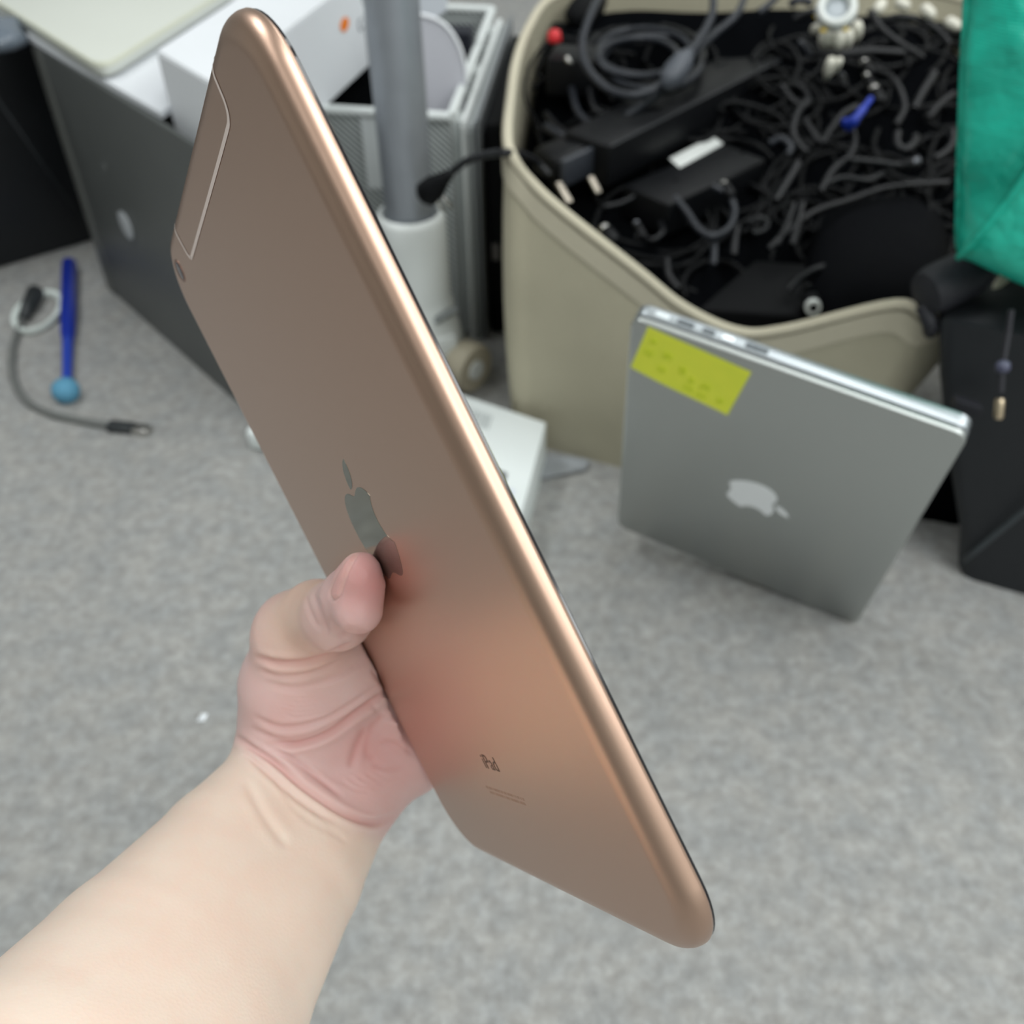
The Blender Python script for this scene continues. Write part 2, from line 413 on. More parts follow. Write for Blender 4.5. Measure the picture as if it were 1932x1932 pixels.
def build_hand():
    h = 0.0014
    lo = np.array([-0.185, -0.050, 0.190]); hi = np.array([0.035, 0.215, 0.450])
    n = np.ceil((hi - lo) / h).astype(int)
    ax = [(lo[i] + h * np.arange(n[i])).astype(np.float32) for i in range(3)]
    X, Y, Z = np.meshgrid(*ax, indexing='ij', sparse=True)
    D = np.full(tuple(n), 0.5, np.float32)
    def blend(pts, k):
        """smooth union of a chain of tapered capsules [(point, radius), ...] into the field"""
        P = np.array([p for p, _ in pts]); R = max(r for _, r in pts) + 0.014
        i0 = np.clip(((P.min(0) - R - lo) / h).astype(int), 0, n); i1 = np.clip(((P.max(0) + R - lo) / h).astype(int) + 2, 0, n)
        sx, sy, sz = [slice(i0[i], i1[i]) for i in range(3)]
        x, y, z = X[sx], Y[:, sy], Z[:, :, sz]; best = None
        for (a, r1), (b, r2) in zip(pts[:-1], pts[1:]):
            a = np.array(a, np.float32); ba = np.array(b, np.float32) - a
            px, py, pz = x - a[0], y - a[1], z - a[2]
            t = np.clip((px * ba[0] + py * ba[1] + pz * ba[2]) / np.float32(ba @ ba), 0, 1)
            c = np.sqrt((px - t * ba[0]) ** 2 + (py - t * ba[1]) ** 2 + (pz - t * ba[2]) ** 2) - (r1 + (r2 - r1) * t)
            if best is None: best = c
            else:
                k2 = min(k, .0022); q = np.clip(0.5 + 0.5 * (c - best) / k2, 0, 1); best = c + (best - c) * q - k2 * q * (1 - q)
        A = D[sx, sy, sz]
        q = np.clip(0.5 + 0.5 * (best - A) / k, 0, 1); D[sx, sy, sz] = best + (A - best) * q - k * q * (1 - q)
    C3 = lambda x, y, d: np.array([(x - 966) / F * d, (y - 966) / F * d, d])
    mm = lambda x, y, z: loc2cam((x / 1000, y / 1000, z / 1000))
    # forearm: radius side and ulna side
    blend([(C3(548, 1455, .398), .0200), (C3(425, 1608, .366), .0245), (C3(258, 1838, .322), .0325), (C3(60, 2110, .275), .039), (C3(-130, 2400, .235), .041)], .02)
    blend([(C3(652, 1512, .402), .0190), (C3(565, 1660, .372), .0225), (C3(404, 1895, .330), .0310), (C3(240, 2180, .280), .038), (C3(120, 2480, .238), .041)], .02)
    # heel of the palm, both mounds
    blend([(C3(690, 1465, .404), .0185), (C3(770, 1430, .408), .0150), (mm(-89, 70, 14), .0135)], .010)
    blend([(C3(600, 1440, .402), .0175), (C3(700, 1380, .408), .0165), (mm(-92, 45, 14), .0130)], .010)
    # metacarpals behind
    for kx, ky, kz, r in ((-92, 0, 20, .0115), (-89, 21, 23, .0118), (-86, 42, 22, .0112), (-84, 62, 18, .0105)):
        blend([(C3(640, 1440, .412), .0150), (mm(kx, ky, kz), r)], .010)
    # thenar and thumb metacarpal
    blend([(C3(548, 1385, .398), .0205), (C3(560, 1290, .389), .0215), (C3(568, 1216, .381), .0172)], .008)
    blend([(C3(610, 1340, .397), .0205), (C3(640, 1270, .390), .0170)], .010)
    blend([(C3(650, 1262, .389), .0140), (C3(690, 1236, .396), .0105)], .010)
    # thumb phalanges
    IPJ = ipray(637, 1160, -.0150); TIP = ipray(681, 1082, -.0104); MID = ipray(663, 1128, -.0126)
    blend([(C3(566, 1196, .377), .0172), (C3(600, 1166, .366), .0136), (IPJ, .0116)], .006)
    blend([(IPJ, .0112), (MID, .0098), (TIP, .0068)], .004)
    blend([(ipray(676, 1150, -.0150), .0078), (ipray(682, 1112, -.0116), .0064)], .005)
    # web between thumb and first finger
    blend([(C3(650, 1240, .394), .011), (mm(-92, 14, 14), .010)], .010)
    # fingers lying on the glass side
    for pts in ([(-92, 0, 20, 10.8), (-58, -20, 24, 9.0), (-34, -31, 17, 8.2), (-15, -38, 11.2, 7.0)],
                [(-89, 21, 23, 11.0), (-48, 4, 26, 9.2), (-19, -6, 18.5, 8.4), (0, -13, 11.4, 7.2)],
                [(-86, 42, 22, 10.5), (-46, 29, 25, 8.8), (-19, 21, 18, 8.0), (-1, 16, 11.2, 7.0)],
                [(-84, 62, 18, 9.5), (-54, 54, 20, 7.8), (-35, 49, 15, 7.1), (-20, 46, 10.3, 6.2)]):
        blend([(mm(*p[:3]), p[3] / 1000) for p in pts], .0035)
    # the tablet presses in: carve its slab
    q = [X - TM[0], Y - TM[1], Z - TM[2]]
    L = [q[0] * RM[0, i] + q[1] * RM[1, i] + q[2] * RM[2, i] for i in range(3)]
    ex = np.abs(L[0]) - TW / 2; ey = np.abs(L[1]) - TH / 2; ez = np.abs(L[2] + 0.0001) - 0.0041
    box = np.sqrt(np.maximum(ex, 0) ** 2 + np.maximum(ey, 0) ** 2 + np.maximum(ez, 0) ** 2) + np.minimum(np.maximum(ex, np.maximum(ey, ez)), 0)
    d = np.maximum(D, -(box - 0.0002))
    V, Q = surface_nets(d, lo, h)
    del X, Y, Z
    # keep the one connected body
    lab = np.arange(len(V)); E0 = np.concatenate([Q[:, [0, 1]], Q[:, [1, 2]], Q[:, [2, 3]]])
    while True:
        l0 = lab.copy()
        mn = np.minimum(lab[E0[:, 0]], lab[E0[:, 1]])
        np.minimum.at(lab, E0[:, 0], mn); np.minimum.at(lab, E0[:, 1], mn)
        lab = lab[lab]
        if (lab == l0).all(): break
    used = np.zeros(len(V), bool); used[Q.ravel()] = True
    main = np.bincount(lab[used]).argmax(); keep = (lab == main) & used
    Q = Q[keep[Q[:, 0]]]; new = np.cumsum(keep) - 1; Q = new[Q]; V = V[keep]
    # relax, refine, relax
    def relax(V, Q, it, lam=0.5):
        E = np.concatenate([Q[:, [0, 1]], Q[:, [1, 2]], Q[:, [2, 3]], Q[:, [3, 0]]])
        E = np.unique(np.sort(E, 1), axis=0); nv = len(V)
        deg = np.maximum(np.bincount(E.ravel(), minlength=nv), 1)[:, None]
        for i in range(it):
            for l_ in (lam, -lam * 1.03):
                S = np.zeros_like(V)
                for c in range(3):
                    S[:, c] = np.bincount(E[:, 0], V[E[:, 1], c], nv) + np.bincount(E[:, 1], V[E[:, 0], c], nv)
                V = V + l_ * (S / deg - V)
        return V
    V = relax(V, Q, 24)
    me = bpy.data.meshes.new('tmp'); me.from_pydata(V.tolist(), [], Q.tolist())
    o = bpy.data.objects.new('tmp', me); COL.objects.link(o)
    s = o.modifiers.new('s', 'SUBSURF'); s.levels = 1
    bpy.context.view_layer.update()
    me2 = bpy.data.meshes.new_from_object(o.evaluated_get(bpy.context.evaluated_depsgraph_get()))
    bpy.data.objects.remove(o)
    nv = len(me2.vertices); V = np.empty(nv * 3); me2.vertices.foreach_get('co', V); V = V.reshape(-1, 3)
    Nn = np.empty(nv * 3); me2.vertices.foreach_get('normal', Nn); Nn = Nn.reshape(-1, 3)
    px = 966 + F * V[:, 0] / V[:, 2]; py = 966 + F * V[:, 1] / V[:, 2]
    face = -(Nn * V).sum(1) / np.linalg.norm(V, axis=1)
    infr = (L_local(V)[:, 2] < 0.001)
    vis = np.clip(face / 0.25, 0, 1) * infr
    def pdist(poly):
        P = np.array(catmull([np.array(p, float) for p in poly], 6)); best = np.full(nv, 1e9); tt = np.zeros(nv)
        for i in range(len(P) - 1):
            a = P[i]; b = P[i + 1] - a
            t = np.clip(((px - a[0]) * b[0] + (py - a[1]) * b[1]) / (b @ b), 0, 1)
            dd = np.hypot(px - a[0] - t * b[0], py - a[1] - t * b[1])
            k = dd < best; best[k] = dd[k]; tt[k] = (i + t[k]) / (len(P) - 1)
        return best, tt
    disp = np.zeros(nv); red = np.zeros(nv)
    def crease(poly, w, dep, r=0.0, ends=True):
        dd, tt = pdist(poly)
        fade = np.clip(np.minimum(tt, 1 - tt) / 0.18, 0, 1) if ends else 1.0
        g = np.exp(-(dd / w) ** 2) * fade * vis
        # a soft fold of skin on each side of the line
        disp[:] -= dep * g - 0.35 * dep * np.exp(-((dd - 2.0 * w) / (1.2 * w)) ** 2) * fade * vis
        red[:] = np.maximum(red, r * g)
    crease([(478, 1238), (520, 1250), (570, 1250), (620, 1236), (668, 1212)], 6, .0016, .5)
    crease([(490, 1262), (530, 1276), (590, 1268), (650, 1240)], 5, .0006, .2)
    crease([(500, 1285), (560, 1298), (640, 1274), (690, 1240)], 6, .0005, .15)
    crease([(476, 1350), (530, 1372), (600, 1362), (660, 1330), (725, 1285)], 5, .0008, .2)
    crease([(470, 1372), (520, 1392), (580, 1388), (650, 1352), (728, 1296)], 5, .0007, .2)
    crease([(505, 1400), (560, 1404), (620, 1384), (680, 1342), (742, 1296)], 6, .0020, .7)
    crease([(700, 1262), (722, 1286), (735, 1310)], 6, .0007, .2)
    crease([(438, 1384), (470, 1408), (520, 1440), (575, 1487), (640, 1530), (700, 1552), (752, 1536)], 6, .0016, .45)
    crease([(455, 1412), (510, 1462), (570, 1512), (640, 1556)], 6, .0008, .2)
    crease([(500, 1405), (550, 1432), (600, 1468), (650, 1506)], 5, .0007, .3)
    crease([(462, 1470), (500, 1540), (545, 1600)], 9, .0005, 0)
    crease([(690, 1370), (672, 1410), (660, 1450)], 7, .0005, .6)
    crease([(735, 1340), (700, 1372), (690, 1420), (712, 1432)], 7, .0002, .5)
    crease([(592, 1120), (606, 1160), (620, 1200)], 6, .0006, .1)
    crease([(576, 1120), (588, 1158), (606, 1190)], 5, .0004, .1)
    crease([(645, 1210), (660, 1190), (700, 1200)], 7, .0004, .2)
    for k_ in range(6):
        y_ = 1300 + 9 * k_; crease([(500 + 6 * k_, y_ - 4), (560, y_ + 8), (620, y_ + 1 - k_), (672 - 4 * k_, y_ - 22)], 3, .00018, .05)
    for k_ in range(5):
        crease([(640 + 16 * k_, 1470 - 4 * k_), (668 + 16 * k_, 1488 - 5 * k_), (700 + 14 * k_, 1494 - 8 * k_)], 3.5, .0002, .08)
    for k_ in range(4):
        crease([(520 + 22 * k_, 1466 + 18 * k_), (552 + 24 * k_, 1520 + 14 * k_), (596 + 20 * k_, 1562 + 10 * k_)], 5, .00022, 0)
    crease([(700, 1330), (726, 1352), (756, 1356)], 5, .0004, .15)
    crease([(716, 1400), (748, 1404), (780, 1424)], 5, .0004, .3)
    crease([(700, 1440), (730, 1450), (768, 1446)], 5, .0003, .2)
    # nail: a slightly raised plate with a groove round it
    nail = [(676, 1040), (660, 1048), (643, 1068), (630, 1094), (622, 1116), (626, 1130), (639, 1126), (647, 1104), (655, 1078), (666, 1056), (676, 1040)]
    NP = np.array(nail[:-1], float)
    ins = np.zeros(nv, bool); j = len(NP) - 1
    for i in range(len(NP)):
        c_ = ((NP[i, 1] > py) != (NP[j, 1] > py)) & (px < (NP[j, 0] - NP[i, 0]) * (py - NP[i, 1]) / (NP[j, 1] - NP[i, 1] + 1e-9) + NP[i, 0])
        ins ^= c_; j = i
    ins = ins & (vis > 0.02)
    dd, _ = pdist(nail)
    disp[:] += np.where(ins, .0004 * np.clip(dd / 4, 0, 1), 0) - .0007 * np.exp(-(dd / 3.0) ** 2) * vis
    V2 = V + Nn * disp[:, None]
    # colour of the skin itself: pale arm, pink palm, red fingertip
    def near(p, r0, r1):
        q = np.linalg.norm(V - np.array(p), axis=1); return np.clip((r1 - q) / (r1 - r0), 0, 1)
    C3w = lambda x, y, d_: np.array([(x - 966) / F * d_, (y - 966) / F * d_, d_])
    arm = np.array(lin((236, 217, 201))); palm = np.array(lin((221, 190, 186))); tipc = np.array(lin((220, 150, 148))); pk = np.array(lin((208, 140, 134)))
    side = 1 / (1 + np.exp(-((px - 440) * 0.55 - (py - 1395) * 0.835 + 8) / 9.0))     # hand side of the wrist fold
    side = np.where(py < 1380, 1.0, side)
    col = arm * (1 - side)[:, None] + palm * side[:, None]
    def soft(p, sg): return np.exp(-((np.linalg.norm(V - np.array(p), axis=1)) / sg) ** 2)
    backs = (np.clip(soft(C3w(560, 1170, .362), .020) + soft(C3w(600, 1130, .350), .012), 0, 1) * 0.8)[:, None]
    col = col * (1 - backs) + np.array(lin((232, 202, 182))) * backs
    for p, sg, w_ in ((C3w(694, 1090, .312), .011, .8), (C3w(704, 1140, .325), .011, .4), (C3w(735, 1425, .392), .015, .35), (C3w(680, 1400, .388), .010, .3), (C3w(540, 1330, .372), .012, .15), (C3w(640, 1480, .386), .012, .15)):
        k = (soft(p, sg) * w_)[:, None]; col = col * (1 - k) + tipc * k
    k = np.clip(red, 0, 1)[:, None] * 0.7; col = col * (1 - k) + pk * k
    nk = ins[:, None] * 0.55
    col = col * (1 - nk) + np.array(lin((226, 178, 172))) * nk
    edge = (np.exp(-(dd / 2.6) ** 2) * (vis > 0.02) * 0.45)[:, None]
    col = col * (1 - edge) + np.array(lin((240, 206, 196))) * edge
    W = CAM + V2[:, 0:1] * RI + V2[:, 1:2] * DN + V2[:, 2:3] * FWD
    base = W.mean(0)
    me2.vertices.foreach_set('co', (W - base).ravel())
    at = me2.color_attributes.new('skin_tone', 'FLOAT_COLOR', 'POINT')
    at.data.foreach_set('color', np.concatenate([np.clip(col, 0, 1), np.ones((nv, 1))], 1).ravel())
    me2.polygons.foreach_set('use_smooth', [True] * len(me2.polygons))
    bm = bmesh.new(); bm.from_mesh(me2); bmesh.ops.recalc_face_normals(bm, faces=bm.faces); bm.to_mesh(me2); bm.free()
    M = bpy.data.materials.new('skin'); M.use_nodes = True
    nt = M.node_tree; b = nt.nodes['Principled BSDF']
    a = nt.nodes.new('ShaderNodeAttribute'); a.attribute_name = 'skin_tone'
    tc = nt.nodes.new('ShaderNodeTexCoord'); nz = nt.nodes.new('ShaderNodeTexNoise'); nz.inputs['Scale'].default_value = 85; nz.inputs['Detail'].default_value = 5
    nt.links.new(tc.outputs['Object'], nz.inputs['Vector'])
    rp = nt.nodes.new('ShaderNodeValToRGB'); rp.color_ramp.elements[0].color = (1, 0.955, 0.945, 1); rp.color_ramp.elements[1].color = (1, 1.0, 1.0, 1)
    rp.color_ramp.elements[0].position = 0.35; rp.color_ramp.elements[1].position = 0.62
    nt.links.new(nz.outputs['Fac'], rp.inputs['Fac'])
    mx = nt.nodes.new('ShaderNodeMix'); mx.data_type = 'RGBA'; mx.blend_type = 'MULTIPLY'; mx.inputs[0].default_value = 1
    nt.links.new(a.outputs['Color'], mx.inputs[6]); nt.links.new(rp.outputs['Color'], mx.inputs[7])
    nt.links.new(mx.outputs[2], b.inputs['Base Color'])
    b.inputs['Roughness'].default_value = 0.48; b.inputs['Specular IOR Level'].default_value = 0.35
    b.inputs['Subsurface Weight'].default_value = 0.18; b.inputs['Subsurface Radius'].default_value = (1, .3, .18); b.inputs['Subsurface Scale'].default_value = .005
    n3 = nt.nodes.new('ShaderNodeTexVoronoi'); n3.inputs['Scale'].default_value = 900
    nt.links.new(tc.outputs['Object'], n3.inputs['Vector'])
    bp = nt.nodes.new('ShaderNodeBump'); bp.inputs['Strength'].default_value = 0.10; bp.inputs['Distance'].default_value = 0.0004
    nt.links.new(n3.outputs['Distance'], bp.inputs['Height']); nt.links.new(bp.outputs['Normal'], b.inputs['Normal'])
    me2.materials.clear(); me2.materials.append(M); me2.name = 'person'
    o = bpy.data.objects.new('person', me2); COL.objects.link(o); o.location = base
    tag(o, 'bare left forearm and hand gripping the tablet, thumb on its back', 'person')
def L_local(V): return (V - TM) @ RM
build_hand()

# ================================================================== CEILING LAMPS
lamp_w = mat('lamp_frame', (230, 232, 230), 0.5)
for i, (lx, ly, lw) in enumerate(LAMPS):
    t = thing('ceiling_lamp', 'square-framed white ceiling lamp above the room, outside the picture', 'lamp', (lx, ly, ZC - 0.06), 'ceiling lamps')
    fr = []
    for (ox, oy, sx, sy) in ((-0.30, -0.60, 0.60, 0.025), (-0.30, 0.575, 0.60, 0.025), (-0.30, -0.575, 0.025, 1.15), (0.275, -0.575, 0.025, 1.15)):
        fr.append(g_box((lx + ox, ly + oy, ZC - 0.07), (sx, 0, 0), (0, sy, 0), (0, 0, 0.07)))
    mesh('frame', *merge(*fr), lamp_w, t)

# ================================================================== LAPTOP
LR = np.array([[0.887015618419815, 0.05802439515361468, 0.45807910042521066], [0.3748336752590858, 0.4888385737489689, -0.7877414326457891], [-0.26963495428278444, 0.8704424268049732, 0.4118579525112871]])
LT = np.array([0.18943144820966118, -0.01649259366518583, 0.7856689185523109])
LW, LH = 0.227, 0.295
laptop = thing('laptop', 'closed silver laptop standing on its side in front of the beige basket', 'laptop')
lp_pose = pose(LR, LT); laptop.matrix_world = lp_pose
silver = mat('silver_aluminium', (186, 190, 188), 0.38, 1.0, bump=0.01, bscale=2200, scale=2200)
silver_e = mat('silver_edge', (176, 182, 186), 0.36, 1.0)
def lap_slab(name, z0, z1, inset, mt, r=0.009):
    L_ = [[(x, y, z) for x, y in rrect(LW - 2 * q, LH - 2 * q, r, 8)] for q, z in ((inset + 0.0012, z0), (inset + 0.0003, z0 + 0.0006), (inset, z0 + 0.0014), (inset, z1 - 0.001), (inset + 0.0008, z1))]
    return mesh(name, *g_loops(L_), mt, laptop, True, True, 40)
lid = lap_slab('lid', 0.0, 0.0048, 0.0, silver)
lap_slab('lid_gasket', 0.0046, 0.0062, 0.0012, mat('dark_gasket', (46, 48, 50), 0.7), 0.008)
base_ = lap_slab('base', 0.0060, 0.0165, 0.0, silver_e)
V, Fc = [], []
for P in emblem(0.0510):
    v, f = g_prism([(-y + 0.0032, x + 0.0110, -0.00015) for x, y in P], (0, 0, 0.0003)); V, Fc = merge((V, Fc), (v, f))
o = mesh('emblem', V, Fc, mat('white_emblem', (246, 250, 252), 0.35), laptop, False, True); o['label'] = 'glossy white fruit emblem lying on its side'
port_m = mat('port_dark', (92, 98, 102), 0.5, 0.3); port_w = mat('port_bright', (225, 232, 235), 0.3, 0.8)
for x, w, mt in ((-0.100, 0.010, port_w), (-0.084, 0.012, port_m), (-0.066, 0.009, port_m), (-0.052, 0.008, port_w), (-0.036, 0.016, port_m)):
    mesh('port', *g_box((x, -LH / 2 - 0.0006, 0.0085), (w, 0, 0), (0, 0.002, 0), (0, 0, 0.0045), 0.0005), mt, base_, False, True)
mesh('hinge', *g_tube([(-LW / 2 + 0.002, -LH / 2 + 0.03, 0.0054), (-LW / 2 + 0.002, LH / 2 - 0.03, 0.0054)], 0.0030, 10), mat('hinge_black', (30, 31, 33), 0.5), laptop, True, True)
prop = thing('power_adapter', 'added black adapter under the raised lower left corner of the silver laptop, dark like a shadow', 'adapter', (.125, .700, 0))  # added to prop the corner; its black makes the gap look like shadow
mesh('case', *g_box((.112, .726, 0), (.075, -.040, 0), (.022, .042, 0), (0, 0, .021), .004, 2), mat('black_matte', (11, 12, 14), 0.62, spec=0.12), prop, True, sharp=40)
mesh('socket', *g_box((.197, .714, .006), (.006, -.003, 0), (.010, .020, 0), (0, 0, .010), .001), mat('black_matte', (11, 12, 14), 0.62, spec=0.12), prop)
# sticky note
def lpt(x, y):
    v = np.array([(x - 966) / F, (y - 966) / F, 1.0]); q = v * ((LT @ LR[:, 2]) / (v @ LR[:, 2])) - LT
    return q @ LR
note = thing('sticky_note', 'fluorescent yellow paper note with faded handwriting stuck on the silver laptop', 'note')
note.matrix_world = lp_pose
cn = [lpt(*p)[:2] for p in ((1223, 616), (1418, 702), (1373, 782), (1191, 690))]
V = []; Fc = []; NX, NY = 12, 6
for j in range(NY + 1):
    for i in range(NX + 1):
        u, v_ = i / NX, j / NY
        p = (cn[0] * (1 - u) + cn[1] * u) * (1 - v_) + (cn[3] * (1 - u) + cn[2] * u) * v_
        V.append((p[0], p[1], -0.0004 - 0.0010 * v_ * v_ - 0.0006 * math.sin(u * 5) * v_))
n0 = len(V); V += [(x, y, z + 0.00025) for x, y, z in V]
for j in range(NY):
    for i in range(NX):
        a = j * (NX + 1) + i
        Fc.append((a, a + 1, a + NX + 2, a + NX + 1)); Fc.append((n0 + a, n0 + a + NX + 1, n0 + a + NX + 2, n0 + a + 1))
ring = [i for i in range(NX)] + [j * (NX + 1) + NX for j in range(NY)] + [NY * (NX + 1) + i for i in range(NX, 0, -1)] + [j * (NX + 1) for j in range(NY, 0, -1)]
for a, b in zip(ring, ring[1:] + ring[:1]): Fc.append((a, b, n0 + b, n0 + a))
mesh('paper', V, Fc, mat('note_yellow', (244, 255, 76), 0.7, var=0.03, scale=60), note, True, True, 40)
def note_pt(u, v_):
    p = (cn[0] * (1 - u) + cn[1] * u) * (1 - v_) + (cn[3] * (1 - u) + cn[2] * u) * v_
    return np.array((p[0], p[1], -0.00055 - 0.0010 * v_ * v_ - 0.0006 * math.sin(u * 5) * v_))
sc = []
for (u, v_, su, sv) in ((.10, .24, .06, .10), (.10, .52, .10, .14), (.27, .40, .08, .14), (.27, .72, .08, .12), (.45, .55, .07, .16), (.56, .66, .05, .12), (.70, .66, .09, .14), (.57, .84, .09, .10), (.70, .86, .10, .10), (.88, .80, .06, .10)):
    P = [note_pt(u + su * (t - .5), v_ + sv * math.sin(t * 17 + u * 9) * .5) for t in np.linspace(0, 1, 26)]
    sc.append(g_tube(P, 0.00045, 4))
o = mesh('handwriting', *merge(*sc), mat('faded_ink', (228, 242, 60), 0.7), note, False, True); o['label'] = 'faded scribbled handwriting'; o['kind'] = 'stuff'

# ================================================================== STORAGE BASKET
canvas = mat('beige_canvas', (178, 172, 150), 0.9, var=0.05, scale=14, bump=0.5, bscale=700)
canvas_rim = mat('beige_canvas_rim', (196, 189, 168), 0.9, bump=0.4, bscale=700)
BA = fl(970, 835); BU = np.array([.913, -.409, 0])
front = [(0.0, .313), (.020, .290), (.050, .268), (.12, .226), (.165, .199), (.214, .186), (.254, .197), (.336, .240), (.366, .234)]
plan = [(BA + BU * s_, z) for s_, z in front]
plan += [(np.array(p), z) for p, z in (((.388, .714, 0), .245), ((.445, .790, 0), .262), ((.535, .93, 0), .29), ((.575, 1.09, 0), .30), ((.54, 1.25, 0), .31), ((.42, 1.330, 0), .31), ((.22, 1.345, 0), .312), ((.11, 1.335, 0), .312), ((.055, 1.29, 0), .312), ((.028, 1.19, 0), .312), ((.012, 1.08, 0), .312), ((.004, .965, 0), .312), ((.001, .89, 0), .314))]
P3 = catmull([np.array((p[0], p[1], z)) for p, z in plan], 7, True)
cen = np.array((.13, .98, 0))
def shrink(p, z, zr):
    t = 1 - z / zr
    s_ = max(0.0, (p[0] - .16) / .3)
    q = p + (cen - p) * t * (0.02 + 0.34 * min(1, s_) ** 1.3 * (1 if p[1] < 1.15 else .6))
    return np.array((q[0], q[1], z))
def inward(i, d):
    a = P3[i - 1]; b = P3[(i + 1) % len(P3)]; t = b - a; t[2] = 0; t /= np.linalg.norm(t)
    return np.array((-t[1], t[0], 0)) * d
basket = thing('storage_basket', 'beige canvas storage basket with a sagging front rim, full of black cables', 'basket', (.2, 1.0, 0))
rows = []
for k in range(9):
    L_ = []
    for i, p in enumerate(P3):
        z = p[2] * k / 8
        q = shrink(np.array((p[0], p[1], 0)), z, p[2]); q += inward(i, -0.006 * math.sin(math.pi * k / 8)); L_.append(q)
    rows.append(L_)
inner = []
for k in range(8, 0, -1):
    inner.append([shrink(np.array((p[0], p[1], 0)), max(p[2] * k / 8, .012), p[2]) + inward(i, 0.005 - 0.006 * math.sin(math.pi * k / 8)) for i, p in enumerate(P3)])
mesh('wall', *g_loops(rows + inner), canvas, basket, True, sharp=60)
rimP = [np.array((p[0], p[1], p[2])) + inward(i, 0.002) for i, p in enumerate(P3)]
o = mesh('rim', *g_tube(rimP, 0.0048, 8, True), canvas_rim, basket, True); o['label'] = 'rolled canvas hem'
hem = []
for dz in (-.004, -.026):
    hem.append([shrink(np.array((p[0], p[1], 0)), p[2] + dz, p[2]) + inward(i, -0.0035) for i, p in enumerate(P3)])
o = mesh('hem_band', *g_loops(hem, False, False), canvas_rim, basket, True); o['label'] = 'stitched band below the rim'

# ------------------------------------------------------------------ what is in the basket
blk = mat('black_plastic', (14, 15, 18), 0.42, spec=0.22, bump=0.05, bscale=900)
blk_m = mat('black_matte', (11, 12, 14), 0.62, spec=0.12)
cab_m = mat('black_cable', (17, 18, 22), 0.40, spec=0.35)
cab_g = mat('charcoal_cable', (36, 39, 46), 0.40, spec=0.4)
whi = mat('white_plastic', (226, 229, 226), 0.35)
metal = mat('plug_metal', (206, 204, 200), 0.25, 1.0)
def zf(wy): return .150 + .160 * min(1, max(0, (wy - .78) / .50))
def hz(y):
    z = .2
    for _ in range(8): z = .5 * z + .5 * zf(fl(1400, y, z)[1])
    return z
# bed of tangled cables underneath (nobody could count them)
bed = []
for k in range(170):
    cx, cy = random.uniform(1010, 1860), random.uniform(-30, 600)
    front_y = np.interp(cx, [1000, 1060, 1200, 1290, 1390, 1480, 1690, 1860], [330, 390, 490, 555, 595, 590, 550, 570])
    if cy > front_y - 20: continue
    z = hz(cy) - random.uniform(.002, .014)
    pts = []; a = random.uniform(0, 6.28); rr = random.uniform(40, 125); el = random.uniform(.4, 1)
    for q in range(random.randint(5, 9)):
        a += random.uniform(.5, 1.0)
        x_, y_ = cx + rr * math.cos(a), cy + rr * el * math.sin(a)
        y_ = min(y_, front_y - 12); x_ = max(x_, 1000 + max(0, (y_ - 200) * .3))
        w_ = fl(x_, y_, hz(y_) + (z - hz(cy)) + random.uniform(-.004, .004))
        w_[1] = min(w_[1], 1.285); w_[0] = min(max(w_[0], .03 + max(0, w_[1] - 1.15) * .25), .36 + .17 * min(1, max(0, (w_[1] - .75) / .35)))
        w_[2] = min(w_[2], .285 + .0 * w_[1])
        pts.append(w_)
    bed.append(g_tube(catmull(pts, 5), random.choice((.0022, .0026, .0032)), 7))
o = mesh('cable_tangle', *merge(*bed), mat('tangle_black', (12, 13, 15), 0.5, spec=0.16), None, True)
tag(o, 'tangled bed of black cables deep in the beige basket', 'cables', kind='stuff')
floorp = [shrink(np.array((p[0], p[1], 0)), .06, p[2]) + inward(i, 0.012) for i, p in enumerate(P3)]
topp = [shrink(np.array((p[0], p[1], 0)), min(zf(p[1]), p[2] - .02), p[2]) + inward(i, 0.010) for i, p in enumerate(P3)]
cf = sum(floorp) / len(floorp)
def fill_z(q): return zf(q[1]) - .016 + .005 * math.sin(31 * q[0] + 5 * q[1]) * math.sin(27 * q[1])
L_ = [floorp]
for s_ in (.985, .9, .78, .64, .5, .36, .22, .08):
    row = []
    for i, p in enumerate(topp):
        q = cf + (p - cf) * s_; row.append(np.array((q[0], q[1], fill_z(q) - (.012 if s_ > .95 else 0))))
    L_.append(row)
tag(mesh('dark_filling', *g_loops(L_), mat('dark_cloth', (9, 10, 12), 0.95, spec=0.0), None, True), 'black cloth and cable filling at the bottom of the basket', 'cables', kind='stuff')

def cable(label, pts, r=.0028, mt=None, group=None, plug=None, name='cable'):
    P = [fl(x, y, hz(y) + (dz if dz is not None else 0)) for x, y, dz in pts]
    C_ = catmull(P, 8)
    if plug is None:
        o = mesh(name, *g_tube(C_, r, 10), mt or cab_m, None, True, sharp=60)
        return tag(o, label, 'cable', group)
    t = thing(name, label, 'cable', C_[0], group)
    mesh('cord', *g_tube(C_, r, 10), mt or cab_m, t, True, sharp=60)
    end = C_[-1]; d = C_[-1] - C_[-3]; d /= np.linalg.norm(d)
    pr, pl, pm, tr_, tl = plug
    mesh('plug', *g_lathe([(r, 0), (pr * .8, .003), (pr, .006), (pr, pl - .002), (pr * .85, pl)], end - d * .002, d, 14), pm, t, True, sharp=40)
    mesh('tip', *g_lathe([(tr_, 0), (tr_, tl - .0012), (tr_ * .75, tl)], end + d * (pl - .003), d, 14), metal, t, True, sharp=40)
    return t
G1 = 'black cables heaped in the basket'
